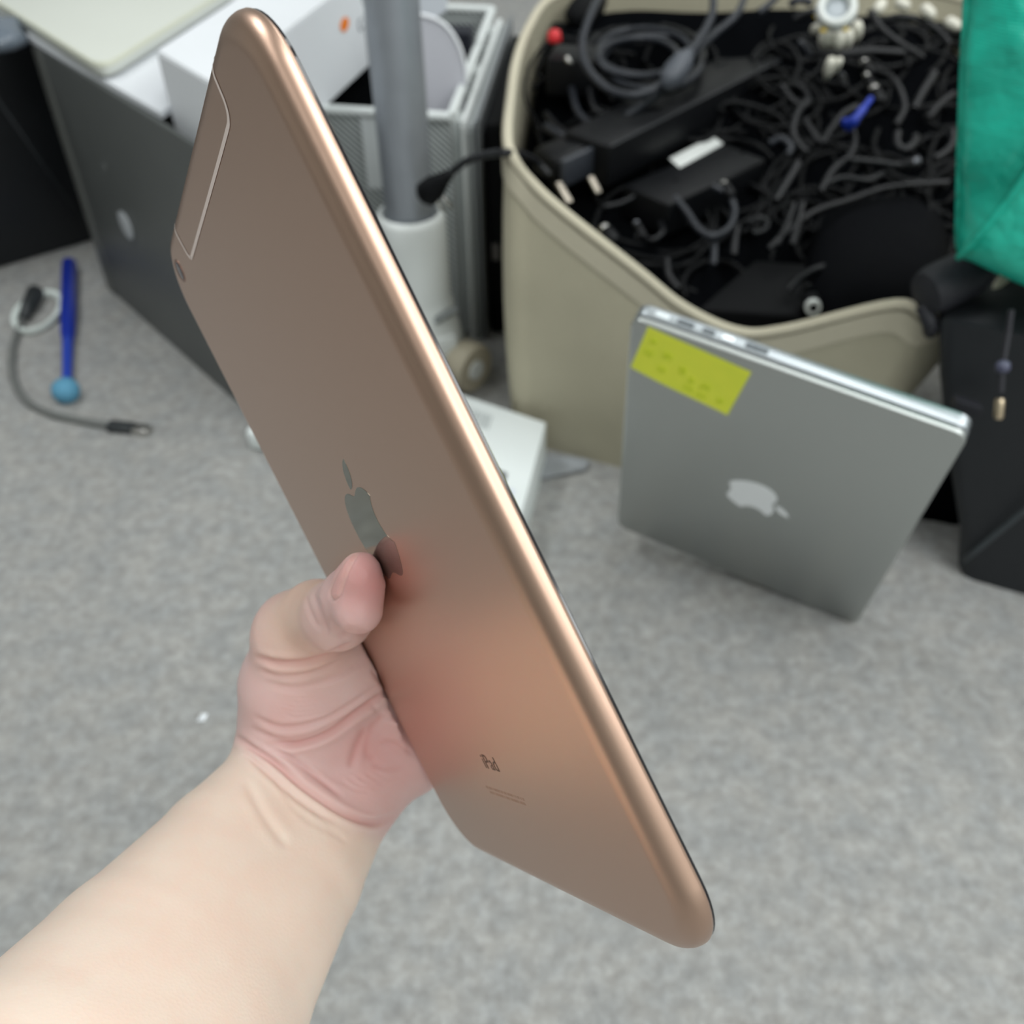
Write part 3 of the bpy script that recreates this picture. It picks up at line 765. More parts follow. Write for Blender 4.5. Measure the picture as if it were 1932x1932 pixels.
# big loop of thick charcoal cable with a moulded joint
t = thing('coiled_power_cord', 'thick charcoal power cord in one big loose loop with a moulded joint', 'cable', fl(1160, 120, hz(120)))
o = [fl(x, y, hz(y) + .035) for x, y in ((1150, -45), (1118, 20), (1100, 70), (1100, 108), (1118, 142), (1150, 170), (1190, 180), (1226, 172), (1258, 152))]
mesh('cord', *g_tube(catmull(o, 8), .0042, 12), cab_g, t, True, sharp=60)
o = [fl(x, y, hz(y) + .037) for x, y in ((1298, 104), (1318, 76), (1338, 42), (1346, 5), (1338, -40))]
mesh('cord', *g_tube(catmull(o, 8), .0042, 12), cab_g, t, True, sharp=60)
a_, b_ = fl(1252, 164, hz(164) + .037), fl(1302, 98, hz(98) + .040)
mesh('moulded_joint', *g_tube([a_, a_ * .8 + b_ * .2, a_ * .55 + b_ * .45, a_ * .25 + b_ * .75, b_], [.0050, .0105, .0125, .0110, .0050], 12), mat('joint_grey', (74, 78, 86), 0.45), t, True)
cable('charcoal cord rising from the moulded joint to the basket back, right strand', [(1306, 100, .036), (1350, 62, .03), (1392, 24, .03), (1412, -30, .02)], .0040, cab_g)
# flat coil under the loop
t = thing('flat_coil', 'flat coil of black cable stacked under the big charcoal loop', 'cable', fl(1215, 100, hz(100)))
for k, (rx, ry, dz) in enumerate(((88, 44, .012), (100, 55, .006), (76, 36, .018), (112, 66, .000), (94, 50, .010))):
    o = [fl(1215 + rx * math.cos(a) + 14 * math.sin(k * 2), 98 - ry * math.sin(a) + 5 * k, hz(98) + dz + .004 * math.sin(a * 2 + k)) for a in np.linspace(0, 2 * math.pi, 15)[:-1]]
    mesh('loop', *g_tube(catmull(o, 5, True), .0036, 10, True), cab_m if k % 2 else cab_g, t, True)
cable('doubled charcoal cable sweeping along the upper edge of the long adapter', [(1030, 238, .01), (1060, 256, .014), (1100, 258, .016), (1150, 240, .018), (1200, 206, .022), (1250, 172, .026)], .0042, cab_g)
cable('charcoal cable just inside the sweep above the long adapter', [(1078, 165, .008), (1090, 210, .01), (1120, 236, .012), (1165, 232, .014), (1215, 196, .018)], .0038, cab_g)
cable('small inner bend of cable left of the coil', [(1112, 168, .012), (1122, 205, .012), (1150, 215, .012), (1195, 192, .014)], .0032)
cable('thin black wire bowing along the left inner wall of the basket', [(1040, 70, .012), (1008, 108, .012), (992, 150, .012), (992, 190, .012), (1012, 230, .01)], .0016, blk_m)
# long adapter
def brick(name, label, p0, p1, wid, hgt, z, mt, cat='adapter', bev=.004):
    """brick whose near top edge runs p0->p1 (pixels) at height z"""
    a = fl(*p0, z); b = fl(*p1, z); u = b - a; n_ = np.array((-u[1], u[0], 0)); n_ /= np.linalg.norm(n_)
    t = thing(name, label, cat, (a + b) / 2 - np.array((0, 0, hgt)))
    return t, a, u, n_ * wid
def slab(part_name, t, a, u, w, hgt, mt, bev=.004):
    return mesh(part_name, *g_box(a - np.array((0, 0, hgt)), u, w, np.array((0, 0, hgt)), bev, 3), mt, t, True, sharp=40)
t, a, u, w = brick('power_adapter', 'long black power adapter lying diagonally across the basket', (1150, 275), (1478, 108), .058, .044, hz(195) + .017, blk)
slab('case', t, a, u, w, .044, blk)
o = g_box(a + u * .01 + np.array((0, 0, -.0022)) - w / np.linalg.norm(w) * .0006, u * .98, w * .04, np.array((0, 0, .0012)), .0004)
mesh('seam', *o, mat('seam_grey', (44, 46, 50), 0.4), t)
# adapter with white label
t, a, u, w = brick('power_adapter', 'black power adapter carrying a bright white sticker', (1262, 385), (1448, 300), .060, .036, hz(345) + .014, blk)
slab('case', t, a, u, w, .036, blk)
q = [fl(x, y, hz(345) + .0142) for x, y in ((1263, 300), (1345, 258), (1364, 272), (1282, 317))]
o = mesh('sticker', *g_prism(q, (0, 0, .0006)), whi, t); o['label'] = 'bright white sticker'
for (x, y) in ((1275, 340), (1400, 288)):
    mesh('screw', *g_lathe([(.0026, 0), (.0026, .0006), (.0018, .001)], fl(x, y, hz(345) + .014), (0, 0, 1), 12), blk_m, t, True)
# mains plug with two flat pins showing
t = thing('mains_plug', 'black three-pin mains plug with brass pins pointing at the basket rim', 'plug', fl(1085, 310, .225))
ZP = hz(320) + .024; a = fl(1052, 330, ZP); b = fl(1132, 292, ZP + .005); u = b - a; n_ = np.array((-u[1], u[0], 0)); n_ /= np.linalg.norm(n_)
mesh('body', *g_box(a - np.array((0, 0, .012)), u, n_ * .042, (0, 0, .026), .008, 3), blk, t, True, sharp=50)
mesh('face_plate', *g_box(a - np.array((0, 0, .014)) - n_ * .005 + u * .05, u * .9, n_ * .006, (0, 0, .028), .002, 2), mat('plug_grey', (50, 53, 60), 0.4), t, True, sharp=50)
for (x, y), (x2, y2) in (((1052, 347), (1074, 385)), ((1112, 335), (1128, 366))):
    p = fl(x, y, ZP - .002); q = fl(x2, y2, ZP - .014); d = q - p; L_ = np.linalg.norm(d)
    s_ = np.cross(d / L_, (0, 0, 1)); s_ /= np.linalg.norm(s_)
    mesh('pin', *g_box(p - s_ * .0032, s_ * .0064, np.cross(s_, d / L_) * .0035, d, .0008), mat('pin_brass', (168, 160, 148), 0.35, 1.0), t, True, sharp=40)
cable('black cord of the mains plug curling back under the coil', [(1102, 285, .018), (1080, 262, .014), (1052, 240, .008), (1030, 215, .004)], .0036)
# looped cable
cable('black cable in a round loop below the white sticker', [(1272, 372, .02), (1296, 400, .018), (1318, 432, .018), (1345, 446, .018), (1375, 430, .018), (1386, 398, .018), (1374, 368, .02), (1345, 352, .022)], .0034, cab_g, plug=None)
t = cable('short cable hanging down from the round loop', [(1345, 440, .014), (1348, 468, .012), (1346, 500, .010)], .0034, cab_g)
# connector tips that catch the light
def barrel(label, x, y, dx, dy, r, L_, mt=metal, dz=.02):
    p = fl(x, y, hz(y) + dz); q = fl(x + dx, y + dy, hz(y) + dz - .004); d = q - p; d /= np.linalg.norm(d)
    t = thing('barrel_connector', label, 'connector', p, 'bright connector tips in the basket')
    mesh('sleeve', *g_lathe([(r * .9, 0), (r * 1.15, .002), (r * 1.15, .015), (r * .8, .018)], p, d, 14), blk, t, True, sharp=40)
    mesh('tip', *g_lathe([(r, 0), (r * 1.02, .0012), (r * .96, L_)], p, -d, 16), mt, t, True, sharp=40)
    mesh('bore', *g_lathe([(r * .55, 0), (r * .5, .0004)], p - d * L_, -d, 12), blk_m, t)
barrel('bright barrel connector beside the round cable loop', 1367, 352, 20, 30, .0050, .004)
barrel('bright barrel connector close to the left front rim', 1143, 435, 16, 20, .0058, .004)
barrel('tiny dim connector tip right of the left rim', 1202, 424, 10, 18, .0034, .003, mat('dull_metal', (120, 122, 128), .4, 1.0))
barrel('large white-tipped connector at the front rim', 1533, 577, -10, -26, .0072, .005, whi, .018)
barrel('silver connector below the white plug cluster', 1632, 122, 8, 16, .0052, .004)
barrel('silver connector against the blue tie', 1650, 172, 8, 14, .0062, .005)
barrel('small silver connector between two others', 1636, 147, 6, 14, .0042, .004)
barrel('dim grey connector near the teal bag', 1725, 307, -20, 6, .0050, .006, mat('dull_metal', (120, 122, 128), .4, 1.0))
barrel('small grey connector under the white plug cluster', 1588, 146, 2, 20, .0038, .004, mat('dull_metal', (120, 122, 128), .4, 1.0))
# white moulded ring and plug cluster
t = thing('cable_reel', 'white plastic ring with pale folded plugs hanging below it', 'cable', fl(1575, 40, hz(40)))
rc = fl(1578, 18, hz(18) + .05); d = (CAM - rc) / np.linalg.norm(CAM - rc) + np.array((0, 0, .5)); d /= np.linalg.norm(d)
mesh('ring', *g_lathe([(.011, -.006), (.019, -.008), (.0205, 0), (.019, .009), (.0155, .011), (.012, .008), (.011, -.006)], rc, d, 26, False), whi, t, True)
mesh('hub', *g_lathe([(.0118, -.004), (.011, .002), (.004, .003)], rc, d, 20), mat('hub_grey', (186, 192, 198), 0.4), t, True)
for (x, y, x2, y2, r) in ((1548, 52, 1532, 58, .006), (1560, 62, 1556, 92, .008), (1580, 64, 1576, 96, .009), (1600, 60, 1594, 94, .007), (1618, 44, 1614, 78, .0065), (1570, 110, 1558, 150, .0055), (1585, 112, 1568, 140, .0045)):
    p, q = fl(x, y, hz(y) + .038), fl(x2, y2, hz(y2) + .026)
    mesh('folded_plug', *g_tube([p, p * .75 + q * .25, p * .4 + q * .6, q], [r * .7, r, r * .95, r * .4], 8), mat('ivory_plastic', (214, 211, 198), 0.4), t, True)
for (x, y) in ((1536, 36), (1590, 60), (1548, 62)):
    mesh('yellow_tape', *g_box(fl(x, y, hz(y) + .046), (.006, 0, 0), (0, .004, 0), (0, 0, .003), .001), mat('yellow_tape', (206, 176, 44), 0.5), t)
for i, (x, y, x2, y2) in enumerate(((1652, 22, 1668, 2), (1690, 2, 1716, 14), (1740, 12, 1762, 32), (1784, 38, 1812, 52))):
    p, q = fl(x, y, hz(y) + .03), fl(x2, y2, hz(y2) + .03)
    tag(mesh('pale_plug', *g_tube([p, p * .8 + q * .2, p * .3 + q * .7, q], [.003, .0062, .0060, .003], 8), mat('ivory_plastic', (214, 211, 198), 0.4), None, True), ('pale plug right beside the white ring', 'pale plug second from the white ring', 'pale plug third from the white ring', 'pale plug touching the teal bag')[i], 'plug', 'pale plugs at the basket back')
# blue tie
t = thing('cable_tie', 'bright blue cable tie wrapped round a black cable', 'cable tie', fl(1622, 212, hz(212)))
mesh('strap', *g_tube(catmull([fl(1643, 186, hz(186) + .03), fl(1628, 206, hz(206) + .032), fl(1612, 226, hz(226) + .03), fl(1600, 240, hz(240) + .024)], 5), [.003] * 5 + [.0042] * 5 + [.0055] * 6, 8), mat('tie_blue', (24, 52, 160), 0.4), t, True)
mesh('buckle', *g_box(fl(1596, 240, hz(230) + .024), (.009, .004, 0), (-.004, .007, 0), (0, 0, .006), .001), mat('tie_blue', (24, 52, 160), 0.4), t)
# red end cap and black adapter in the back left corner
t = thing('switch_adapter', 'black cube adapter with a red cap in the back left corner of the basket', 'adapter', fl(1060, 110, .26))
a = fl(1030, 128, hz(128) + .018); 
mesh('case', *g_box(a - np.array((0, 0, .03)), (.052, -.012, 0), (.012, .05, 0), (0, 0, .04), .004), blk, t, True, sharp=40)
mesh('red_cap', *g_lathe([(.0075, 0), (.008, .003), (.0065, .010), (.003, .012)], fl(1046, 78, hz(78) + .022), (0, 0, 1), 14), mat('cap_red', (206, 40, 46), 0.4), t, True)
mesh('pin', *g_tube([fl(1068, 108, hz(108) + .03), fl(1080, 124, hz(124) + .026)], .0026, 8), metal, t, True)
tag(mesh('black_pouch', *g_tube(catmull([fl(1075, 45, .29), fl(1095, 25, .30), fl(1118, 6, .30), fl(1130, -20, .29)], 5), [.006, .011, .014, .015, .016, .017, .018, .018, .018, .018, .017, .016, .014, .012, .010, .006], 12), blk_m, None, True), 'small black pouch tucked against the back wall of the basket', 'pouch')
# other loose cables, each its own
LOOSE = [
 ('hooked black cable end right of the long adapter', [(1474, 160, .02), (1490, 182, .02), (1512, 200, .02), (1526, 190, .02), (1516, 168, .02), (1498, 158, .02)], .0030),
 ('black cable bending down from the hooked end', [(1524, 188, .02), (1504, 215, .02), (1496, 246, .018), (1506, 272, .016), (1522, 288, .014)], .0036),
 ('black cable forming a V under the blue tie', [(1518, 226, .016), (1548, 268, .016), (1566, 246, .018), (1590, 216, .02), (1618, 200, .02)], .0036),
 ('black cable dropping below the blue tie', [(1606, 238, .02), (1612, 266, .018), (1602, 294, .016), (1570, 322, .016), (1548, 362, .014)], .0034),
 ('straight black cable pointing down-left in mid basket', [(1506, 308, .02), (1486, 342, .018), (1462, 380, .016)], .0044),
 ('straight black cable running level to the dim grey connector', [(1604, 302, .018), (1650, 306, .018), (1700, 312, .018), (1722, 308, .018)], .0034),
 ('horizontal black cable crossing under the white plug cluster', [(1540, 100, .03), (1580, 102, .034), (1640, 96, .034), (1704, 100, .03)], .0036),
 ('black cable slanting from the white ring towards the teal bag', [(1642, 22, .03), (1660, 50, .03), (1690, 76, .028), (1740, 108, .02)], .0034),
 ('arched black cable behind the silver connectors', [(1646, 132, .02), (1676, 142, .022), (1698, 170, .022), (1706, 205, .02), (1690, 236, .018)], .0034),
 ('straight black cable leaning right, beside the arch', [(1764, 138, .02), (1742, 172, .02), (1724, 206, .018)], .0040),
 ('long black cable trailing towards the teal bag edge', [(1800, 176, .018), (1776, 194, .018), (1752, 222, .016)], .0030),
 ('small hooked cable end in the right of the heap', [(1694, 250, .018), (1692, 270, .018), (1704, 282, .018), (1722, 274, .018), (1728, 258, .016)], .0040),
 ('curved cable end next to the teal bag', [(1798, 246, .016), (1796, 272, .016), (1780, 290, .016), (1762, 298, .016)], .0036),
 ('black cable snaking over the dark pouch', [(1450, 470, .012), (1490, 432, .014), (1540, 398, .014), (1600, 378, .012), (1680, 352, .01), (1790, 344, .008)], .0032),
 ('pair of stiff leads in front of the dark pouch, left one', [(1498, 386, .018), (1484, 424, .016), (1466, 462, .012)], .0030),
 ('pair of stiff leads in front of the dark pouch, right one', [(1514, 384, .018), (1506, 420, .016), (1494, 462, .012)], .0034),
 ('short lead arching over the flat black adapter', [(1488, 548, .012), (1510, 524, .016), (1545, 506, .018), (1590, 498, .012)], .0034),
 ('short lead below the arching one', [(1520, 540, .010), (1548, 538, .010), (1572, 546, .008)], .0026),
 ('upright cable end left of the flat black adapter', [(1390, 430, .012), (1386, 455, .012), (1384, 482, .010)], .0040),
 ('short curled cable right of the round loop', [(1412, 420, .014), (1432, 412, .016), (1448, 420, .014), (1440, 436, .012), (1420, 440, .012)], .0030),
 ('thin cable running beside the left front rim', [(1140, 390, .012), (1180, 380, .012), (1230, 352, .012), (1290, 350, .01)], .0026),
 ('dull cable curving across the dark left front', [(1200, 446, .010), (1232, 452, .012), (1250, 438, .012), (1246, 420, .010)], .0028),
 ('cable end lying across the front left corner of the flat adapter', [(1258, 490, .008), (1262, 520, .008), (1280, 545, .006)], .0036),
 ('grey cable stub at the top edge, right of the charcoal strands', [(1430, 24, .02), (1452, 8, .02), (1476, -18, .02)], .0040, cab_g),
 ('grey looped end at the top left of the white ring', [(1492, 10, .03), (1500, 2, .032), (1516, 0, .032), (1530, 6, .03)], .0042, cab_g),
 ('stub of cable left of the white plug cluster', [(1500, 36, .025), (1520, 26, .028), (1540, 22, .03)], .0044),
 ('bent lead left of the hanging pale plugs', [(1508, 80, .026), (1520, 88, .026), (1530, 104, .024)], .0040, cab_g),
 ('cable arcing across the dark gap right of the ring', [(1660, 46, .022), (1690, 32, .026), (1730, 36, .026), (1764, 54, .022), (1790, 84, .018)], .0038),
 ('loose cable between the label adapter and the V cable', [(1452, 270, .016), (1474, 262, .018), (1492, 276, .018), (1486, 292, .016)], .0036, cab_g),
 ('lower black cable behind the bent leads', [(1552, 350, .014), (1590, 336, .016), (1636, 340, .016), (1668, 326, .014)], .0030),
]
for L_ in LOOSE: cable(L_[0], L_[1], L_[2], L_[3] if len(L_) > 3 else None, G1)
# flat adapter at the front, dark soft pouch on the right
t, a, u, w = brick('power_adapter', 'flat black adapter lying against the front rim of the basket', (1300, 556), (1500, 606), .07, .03, .172, blk)
ZP = hz(550) + .004; a = fl(1318, 582, ZP); b = fl(1424, 490, ZP + .008); c_ = fl(1512, 596, ZP - .004)
mesh('case', *g_box(a - np.array((0, 0, .03)), c_ - a, b - a, (0, 0, .03), .003, 2), blk_m, t, True, sharp=40)
t = thing('soft_pouch', 'large soft black pouch filling the right front of the basket', 'pouch', fl(1660, 470, .12))
loops = []
for k in range(7):
    s_ = [1.0, 1.02, 1.0, .93, .8, .55, .2][k]; z = hz(470) - .020 + [-.05, -.02, .005, .022, .034, .042, .046][k]
    ZP = hz(470); cc = fl(1660, 468, ZP)
    uu = fl(1800, 468, ZP) - cc; vv = fl(1660, 372, ZP) - cc
    loops.append([np.array(((cc + uu * s_ * math.copysign(abs(math.cos(a)) ** .6, math.cos(a)) + vv * s_ * math.copysign(abs(math.sin(a)) ** .6, math.sin(a)))[:2].tolist() + [z])) for a in np.linspace(0, 2 * math.pi, 29)[:-1]])
mesh('body', *g_loops(loops), mat('pouch_cloth', (11, 12, 15), 0.75, spec=0.05, bump=0.4, bscale=60), t, True)
t = thing('strap_roll', 'black rolled strap hanging over the front rim of the basket', 'strap', fl(1750, 560, .23))
p, q = fl(1742, 556, .262), fl(1850, 505, .272)
d = (q - p); L_ = np.linalg.norm(d)
mesh('roll', *g_lathe([(.006, 0), (.0165, .002), (.019, .010), (.019, L_ - .01), (.015, L_)], p, d, 18), mat('strap_cloth', (30, 31, 38), 0.6), t, True, sharp=50)
mesh('loose_end', *g_tube(catmull([p + np.array((.004, .004, -.012)), p + np.array((.010, -.006, -.024)), p + np.array((.016, .004, -.036))], 5), .006, 8), mat('strap_cloth', (30, 31, 38), 0.6), t, True)
# lead with a plug leaving the basket over the left rim
t = thing('adapter_lead', 'black lead arching from the basket to a plug against the white table foot', 'cable', fl(880, 300, .25))
lead = [fl(1035, 330, .262), fl(1010, 304, .275), fl(985, 292, .300), fl(955, 288, .316), fl(920, 292, .306), fl(880, 304, .290), fl(846, 330, .270)]
mesh('cord', *g_tube(catmull(lead, 8), .0036, 10), cab_m, t, True, sharp=60)
p, q = fl(850, 326, .272), fl(798, 372, .245)
mesh('plug', *g_tube([p, p * .75 + q * .25, p * .45 + q * .55, p * .12 + q * .88, q], [.0042, .0070, .0115, .0125, .0080], 12), blk_m, t, True)
for dx in (0, 14):
    a_, b_ = fl(822 + dx, 378 - dx * .4, .240), fl(838 + dx, 398 - dx * .4, .226)
    mesh('pin', *g_tube([a_, b_], .0018, 8), metal, t, True)

# ================================================================== TABLE LEG
leg = thing('table_leg', 'grey steel table leg in a white plastic foot with a wheel', 'table leg', fl(800, 700))
lb = fl(800, 700)
steel = mat('grey_steel', (150, 155, 162), 0.42, 0.55, var=0.04, scale=40)
mesh('tube', *g_lathe([(.0255, .15), (.0255, .90), (.024, .902)], lb, (0, 0, 1), 36), steel, leg, True, sharp=40)
wfoot = mat('foot_white', (214, 218, 216), 0.35, bump=0.02, bscale=300)
mesh('foot_sleeve', *g_lathe([(.036, .030), (.0365, .06), (.0370, .12), (.0368, .170), (.0362, .190), (.0340, .1965), (.0300, .1975), (.0275, .193), (.0268, .175)], lb, (0, 0, 1), 36, False), wfoot, leg, True, sharp=60)
mesh('foot_base', *g_lathe([(.030, .012), (.0440, .014), (.0480, .025), (.0470, .05), (.0420, .075), (.0372, .10)], lb, (0, 0, 1), 36), wfoot, leg, True, sharp=50)
mesh('release_tab', *g_box(lb + np.array((.022, -.040, .085)), (.024, .012, .008), (-.004, .008, 0), (0, 0, .007), .002), mat('tab_grey', (120, 124, 124), 0.5), leg)
wh = fl(882, 690, .028); wd = np.array((.75, -.66, 0)); wd /= np.linalg.norm(wd)
wheel = mesh('wheel', *g_lathe([(.010, -.013), (.026, -.013), (.0285, -.009), (.0285, .009), (.026, .013), (.010, .013)], wh, wd, 30), mat('wheel_beige', (176, 168, 148), 0.6), leg, True, sharp=40)
mesh('hub_cap', *g_lathe([(.012, .0125), (.011, .015), (.004, .0155)], wh, wd, 18), wfoot, wheel, True, sharp=40)
mesh('wheel_fork', *g_box(wh + np.array((-.045, -.012, .006)), (.036, .010, 0), (-.008, .022, 0), (0, 0, .034), .004), wfoot, leg, True, sharp=40)

# ================================================================== FILE HOLDER
def stripe_mat():
    M = bpy.data.materials.new('perforated_white'); M.use_nodes = True
    nt = M.node_tree; b = nt.nodes['Principled BSDF']; b.inputs['Roughness'].default_value = 0.5
    tc = nt.nodes.new('ShaderNodeTexCoord'); mp = nt.nodes.new('ShaderNodeMapping'); mp.inputs['Rotation'].default_value = (0.0, math.radians(-42), 0.0)
    w = nt.nodes.new('ShaderNodeTexWave'); w.wave_type = 'BANDS'; w.bands_direction = 'Z'; w.inputs['Scale'].default_value = 62
    nt.links.new(tc.outputs['Object'], mp.inputs['Vector']); nt.links.new(mp.outputs['Vector'], w.inputs['Vector'])
    r = nt.nodes.new('ShaderNodeValToRGB'); r.color_ramp.elements[0].position = .44; r.color_ramp.elements[1].position = .56
    r.color_ramp.elements[0].color = (*lin((70, 76, 76)), 1); r.color_ramp.elements[1].color = (*lin((212, 218, 217)), 1)
    nt.links.new(w.outputs['Fac'], r.inputs['Fac']); nt.links.new(r.outputs['Color'], b.inputs['Base Color'])
    return M
perf = stripe_mat()
wmet = mat('white_metal', (214, 219, 218), 0.4)
HC = fl(874, 640); HZ = .268
HL = fl(560, 203, HZ); hu = HL - np.array((HC[0], HC[1], HZ)); hu[2] = 0
hb = fl(935, 0, HZ) - np.array((HC[0], HC[1], HZ)); hb[2] = 0
hb = hb / np.linalg.norm(hb) * .36
holder = thing('file_holder', 'white perforated metal file holder standing behind the table leg', 'file holder', HC)
T_ = .003
nin = np.array((-hu[1], hu[0], 0)); nin /= -np.linalg.norm(nin)
if nin @ hb < 0: nin = -nin
hbn = hb / np.linalg.norm(hb)
mesh('front_panel', *g_box(HC, hu, hbn * T_, (0, 0, HZ), .0008), perf, holder)
mesh('back_panel', *g_box(HC + hb, hu, -hbn * T_, (0, 0, HZ), .0008), perf, holder)
hun = hu / np.linalg.norm(hu)
mesh('side_panel', *g_box(HC, hun * T_, hb, (0, 0, HZ), .0008), wmet, holder)
mesh('side_panel', *g_box(HC + hu, -hun * T_, hb, (0, 0, HZ), .0008), wmet, holder)
mesh('bottom_panel', *g_box(HC + hun * T_ + hbn * T_, hu - hun * 2 * T_, hb - hbn * 2 * T_, (0, 0, .004)), wmet, holder)
for a, b in ((HC, HC + hu), (HC, HC + hb), (HC + hu, HC + hu + hb), (HC + hb, HC + hb + hu)):
    mesh('rim_bar', *g_tube([a + np.array((0, 0, HZ)), b + np.array((0, 0, HZ))], .0055, 8), wmet, holder, True, sharp=60)
q = HC + hu * .43 - hbn * .001
o = mesh('paper_tag', *g_box(np.array((q[0], q[1], .185)), hu * .155, -hbn * .0008, (0, 0, .078)), mat('tag_paper', (224, 229, 230), 0.8), holder)
o['label'] = 'blank white paper tag'
for i in range(5):        # ribs on the outside of the right-hand panel
    s_ = .05 + .2 * i
    o = mesh('rib', *g_box(HC + hb * s_ - hun * .0005, -hun * .006, hb * .07, (0, 0, HZ - .01), .001), [wmet, mat('rib_grey', (128, 134, 134), 0.5)][i % 2], holder)
# things in the holder
disc = thing('round_card', 'white card with a rounded corner standing in the file holder', 'card', HC + hu * .2 + hb * .22)
PP = HC + hb * .22
outl = catmull([(752, 236), (752, 30), (790, 28), (822, 36), (846, 54), (864, 82), (874, 112), (879, 150), (872, 236)], 3)
poly = [pln(x, y, PP, hbn) for x, y in outl]
mesh('sheet', *g_prism(poly, hbn * .002), mat('card_white', (206, 206, 214), 0.7), disc)
o = mesh('edge_highlight', *g_tube([q_ for q_ in poly[4:-2]], .0022, 6), mat('card_highlight', (228, 230, 234), 0.6), disc, True)  # paler tube paints a white highlight along the card's curved edge
t = thing('paper_sheet', 'sheet of white paper standing behind the rounded card in the file holder', 'paper', HC + hu * .25 + hb * .4)
poly = [pln(x, y, HC + hb * .42, hbn) for x, y in ((780, 150), (778, -60), (850, -60), (842, 20), (812, 40), (810, 150))]
mesh('sheet', *g_prism(poly, hbn * .001), mat('paper_white', (214, 219, 226), 0.7), t)
t = thing('divider_card', 'narrow white divider card inside the file holder', 'card', HC + hu * .44 + hb * .04)
mesh('card', *g_box(HC + hu * .46 + hbn * .01 + np.array((0, 0, .004)), -hu * .09, hbn * .002, (0, 0, .318)), mat('card_white', (206, 206, 214), 0.7), t)
t = thing('dark_interior_box', 'added black box standing in for the shaded left interior of the file holder under the white carton', 'box', HC + hu * .7 + hbn * .1 + np.array((0, 0, .004)))  # added box: blackens the view into the holder in place of shade
mesh('box_body', *g_box(HC + hu * .475 + hbn * .008 + np.array((0, 0, .004)), hu * .51, hbn * .335, (0, 0, .240), .002), mat('box_black', (7, 8, 9), 0.9, spec=0.0), t)
mesh('box_lid', *g_box(HC + hu * .472 + hbn * .006 + np.array((0, 0, .244)), hu * .516, hbn * .339, (0, 0, .013), .002), mat('box_black', (7, 8, 9), 0.9, spec=0.0), t)
tag(mesh('dark_folder', *g_box(HC + hu * .03 + hbn * .20 + np.array((0, 0, .004)), hu * .5, hbn * .03, (0, 0, .285), .003), mat('folder_navy', (18, 22, 34), 0.6), None), 'dark folder at the back of the file holder behind the rounded card', 'folder')
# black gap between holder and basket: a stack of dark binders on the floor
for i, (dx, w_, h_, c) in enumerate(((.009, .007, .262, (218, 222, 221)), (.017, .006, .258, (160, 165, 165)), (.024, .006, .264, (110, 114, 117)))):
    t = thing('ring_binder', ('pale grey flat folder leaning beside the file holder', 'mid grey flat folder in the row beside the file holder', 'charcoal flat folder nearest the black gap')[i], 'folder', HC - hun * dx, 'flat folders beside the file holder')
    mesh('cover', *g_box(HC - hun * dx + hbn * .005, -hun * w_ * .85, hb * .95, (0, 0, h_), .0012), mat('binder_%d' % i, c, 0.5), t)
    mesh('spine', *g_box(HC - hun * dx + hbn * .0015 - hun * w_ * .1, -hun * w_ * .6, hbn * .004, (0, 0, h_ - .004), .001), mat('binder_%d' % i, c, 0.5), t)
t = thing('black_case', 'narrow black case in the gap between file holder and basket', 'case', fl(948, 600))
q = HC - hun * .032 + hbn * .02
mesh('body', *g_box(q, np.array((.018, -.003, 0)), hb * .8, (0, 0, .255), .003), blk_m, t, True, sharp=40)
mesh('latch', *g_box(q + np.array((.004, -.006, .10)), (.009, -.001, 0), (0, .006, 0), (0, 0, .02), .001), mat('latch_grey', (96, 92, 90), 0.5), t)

# ================================================================== CABINET AND WHAT IS ON IT
c0 = fl(205, 545); c1 = fl(475, 785); cu_ = (c1 - c0) / np.linalg.norm(c1 - c0)
cn_ = np.array((.768, .641, 0)); CZ = .296
cabinet = thing('cabinet', 'low dark grey metal cabinet with a white top board', 'cabinet', c0)
grey = mat('dark_grey_metal', (92, 95, 94), 0.42, 0.25, var=0.03, scale=5)
Lc = .395
CT = .307
foot = [c0 + cu_ * .004 + cn_ * .018, c0 + cu_ * (Lc - .004) + cn_ * .018, np.array((-.236, 1.05, 0)), np.array((-.275, 1.42, 0)), np.array((-.47, 1.40, 0))]
mesh('body', *g_prism(foot, (0, 0, .270)), mat('cabinet_body', (70, 72, 72), 0.6), cabinet)
mesh('front_panel', *g_box(c0, cu_ * Lc, cn_ * .006, (0, 0, CT), .002, 3), grey, cabinet, True, sharp=40)
mesh('edge_trim', *g_box(c0 - cn_ * .0012, cu_ * .024, cn_ * .004, (0, 0, CT - .004), .0015, 2), mat('trim_grey', (104, 106, 103), 0.45, 0.2), cabinet, True, sharp=40)
lk = c0 + cu_ * .085 - cn_ * .001 + np.array((0, 0, .130)); 
lk = pln(238, 425, c0 - cn_ * .001, cn_)
ring_ = mesh('lock', *g_lathe([(.0165, 0), (.0165, .0010), (.0155, .0014)], lk, -cn_, 26), mat('lock_silver', (190, 194, 198), 0.45, 0.3), cabinet, True, sharp=30)
sp = pln(198, 315, c0 - cn_ * .001, cn_)
mesh('screw_cap', *g_lathe([(.005, 0), (.005, .0006)], sp, -cn_, 14), mat('cap_grey', (108, 111, 110), 0.5), cabinet)
white_b = mat('white_board', (222, 225, 230), 0.35)
kr = np.array((.27, .963, 0))
q1 = np.array((-.319, .9662, 0)) + cn_ * .004
brd = [c0 - cu_ * .15 - cn_ * .002, q1 - kr * .012 - cu_ * .002, q1 + kr * .36, c0 - cu_ * .15 + cn_ * .34]
mesh('top_board', *g_prism([np.array((b_[0], b_[1], CT)) for b_ in brd], (0, 0, .006)), white_b, cabinet)
ZT = CT + .006
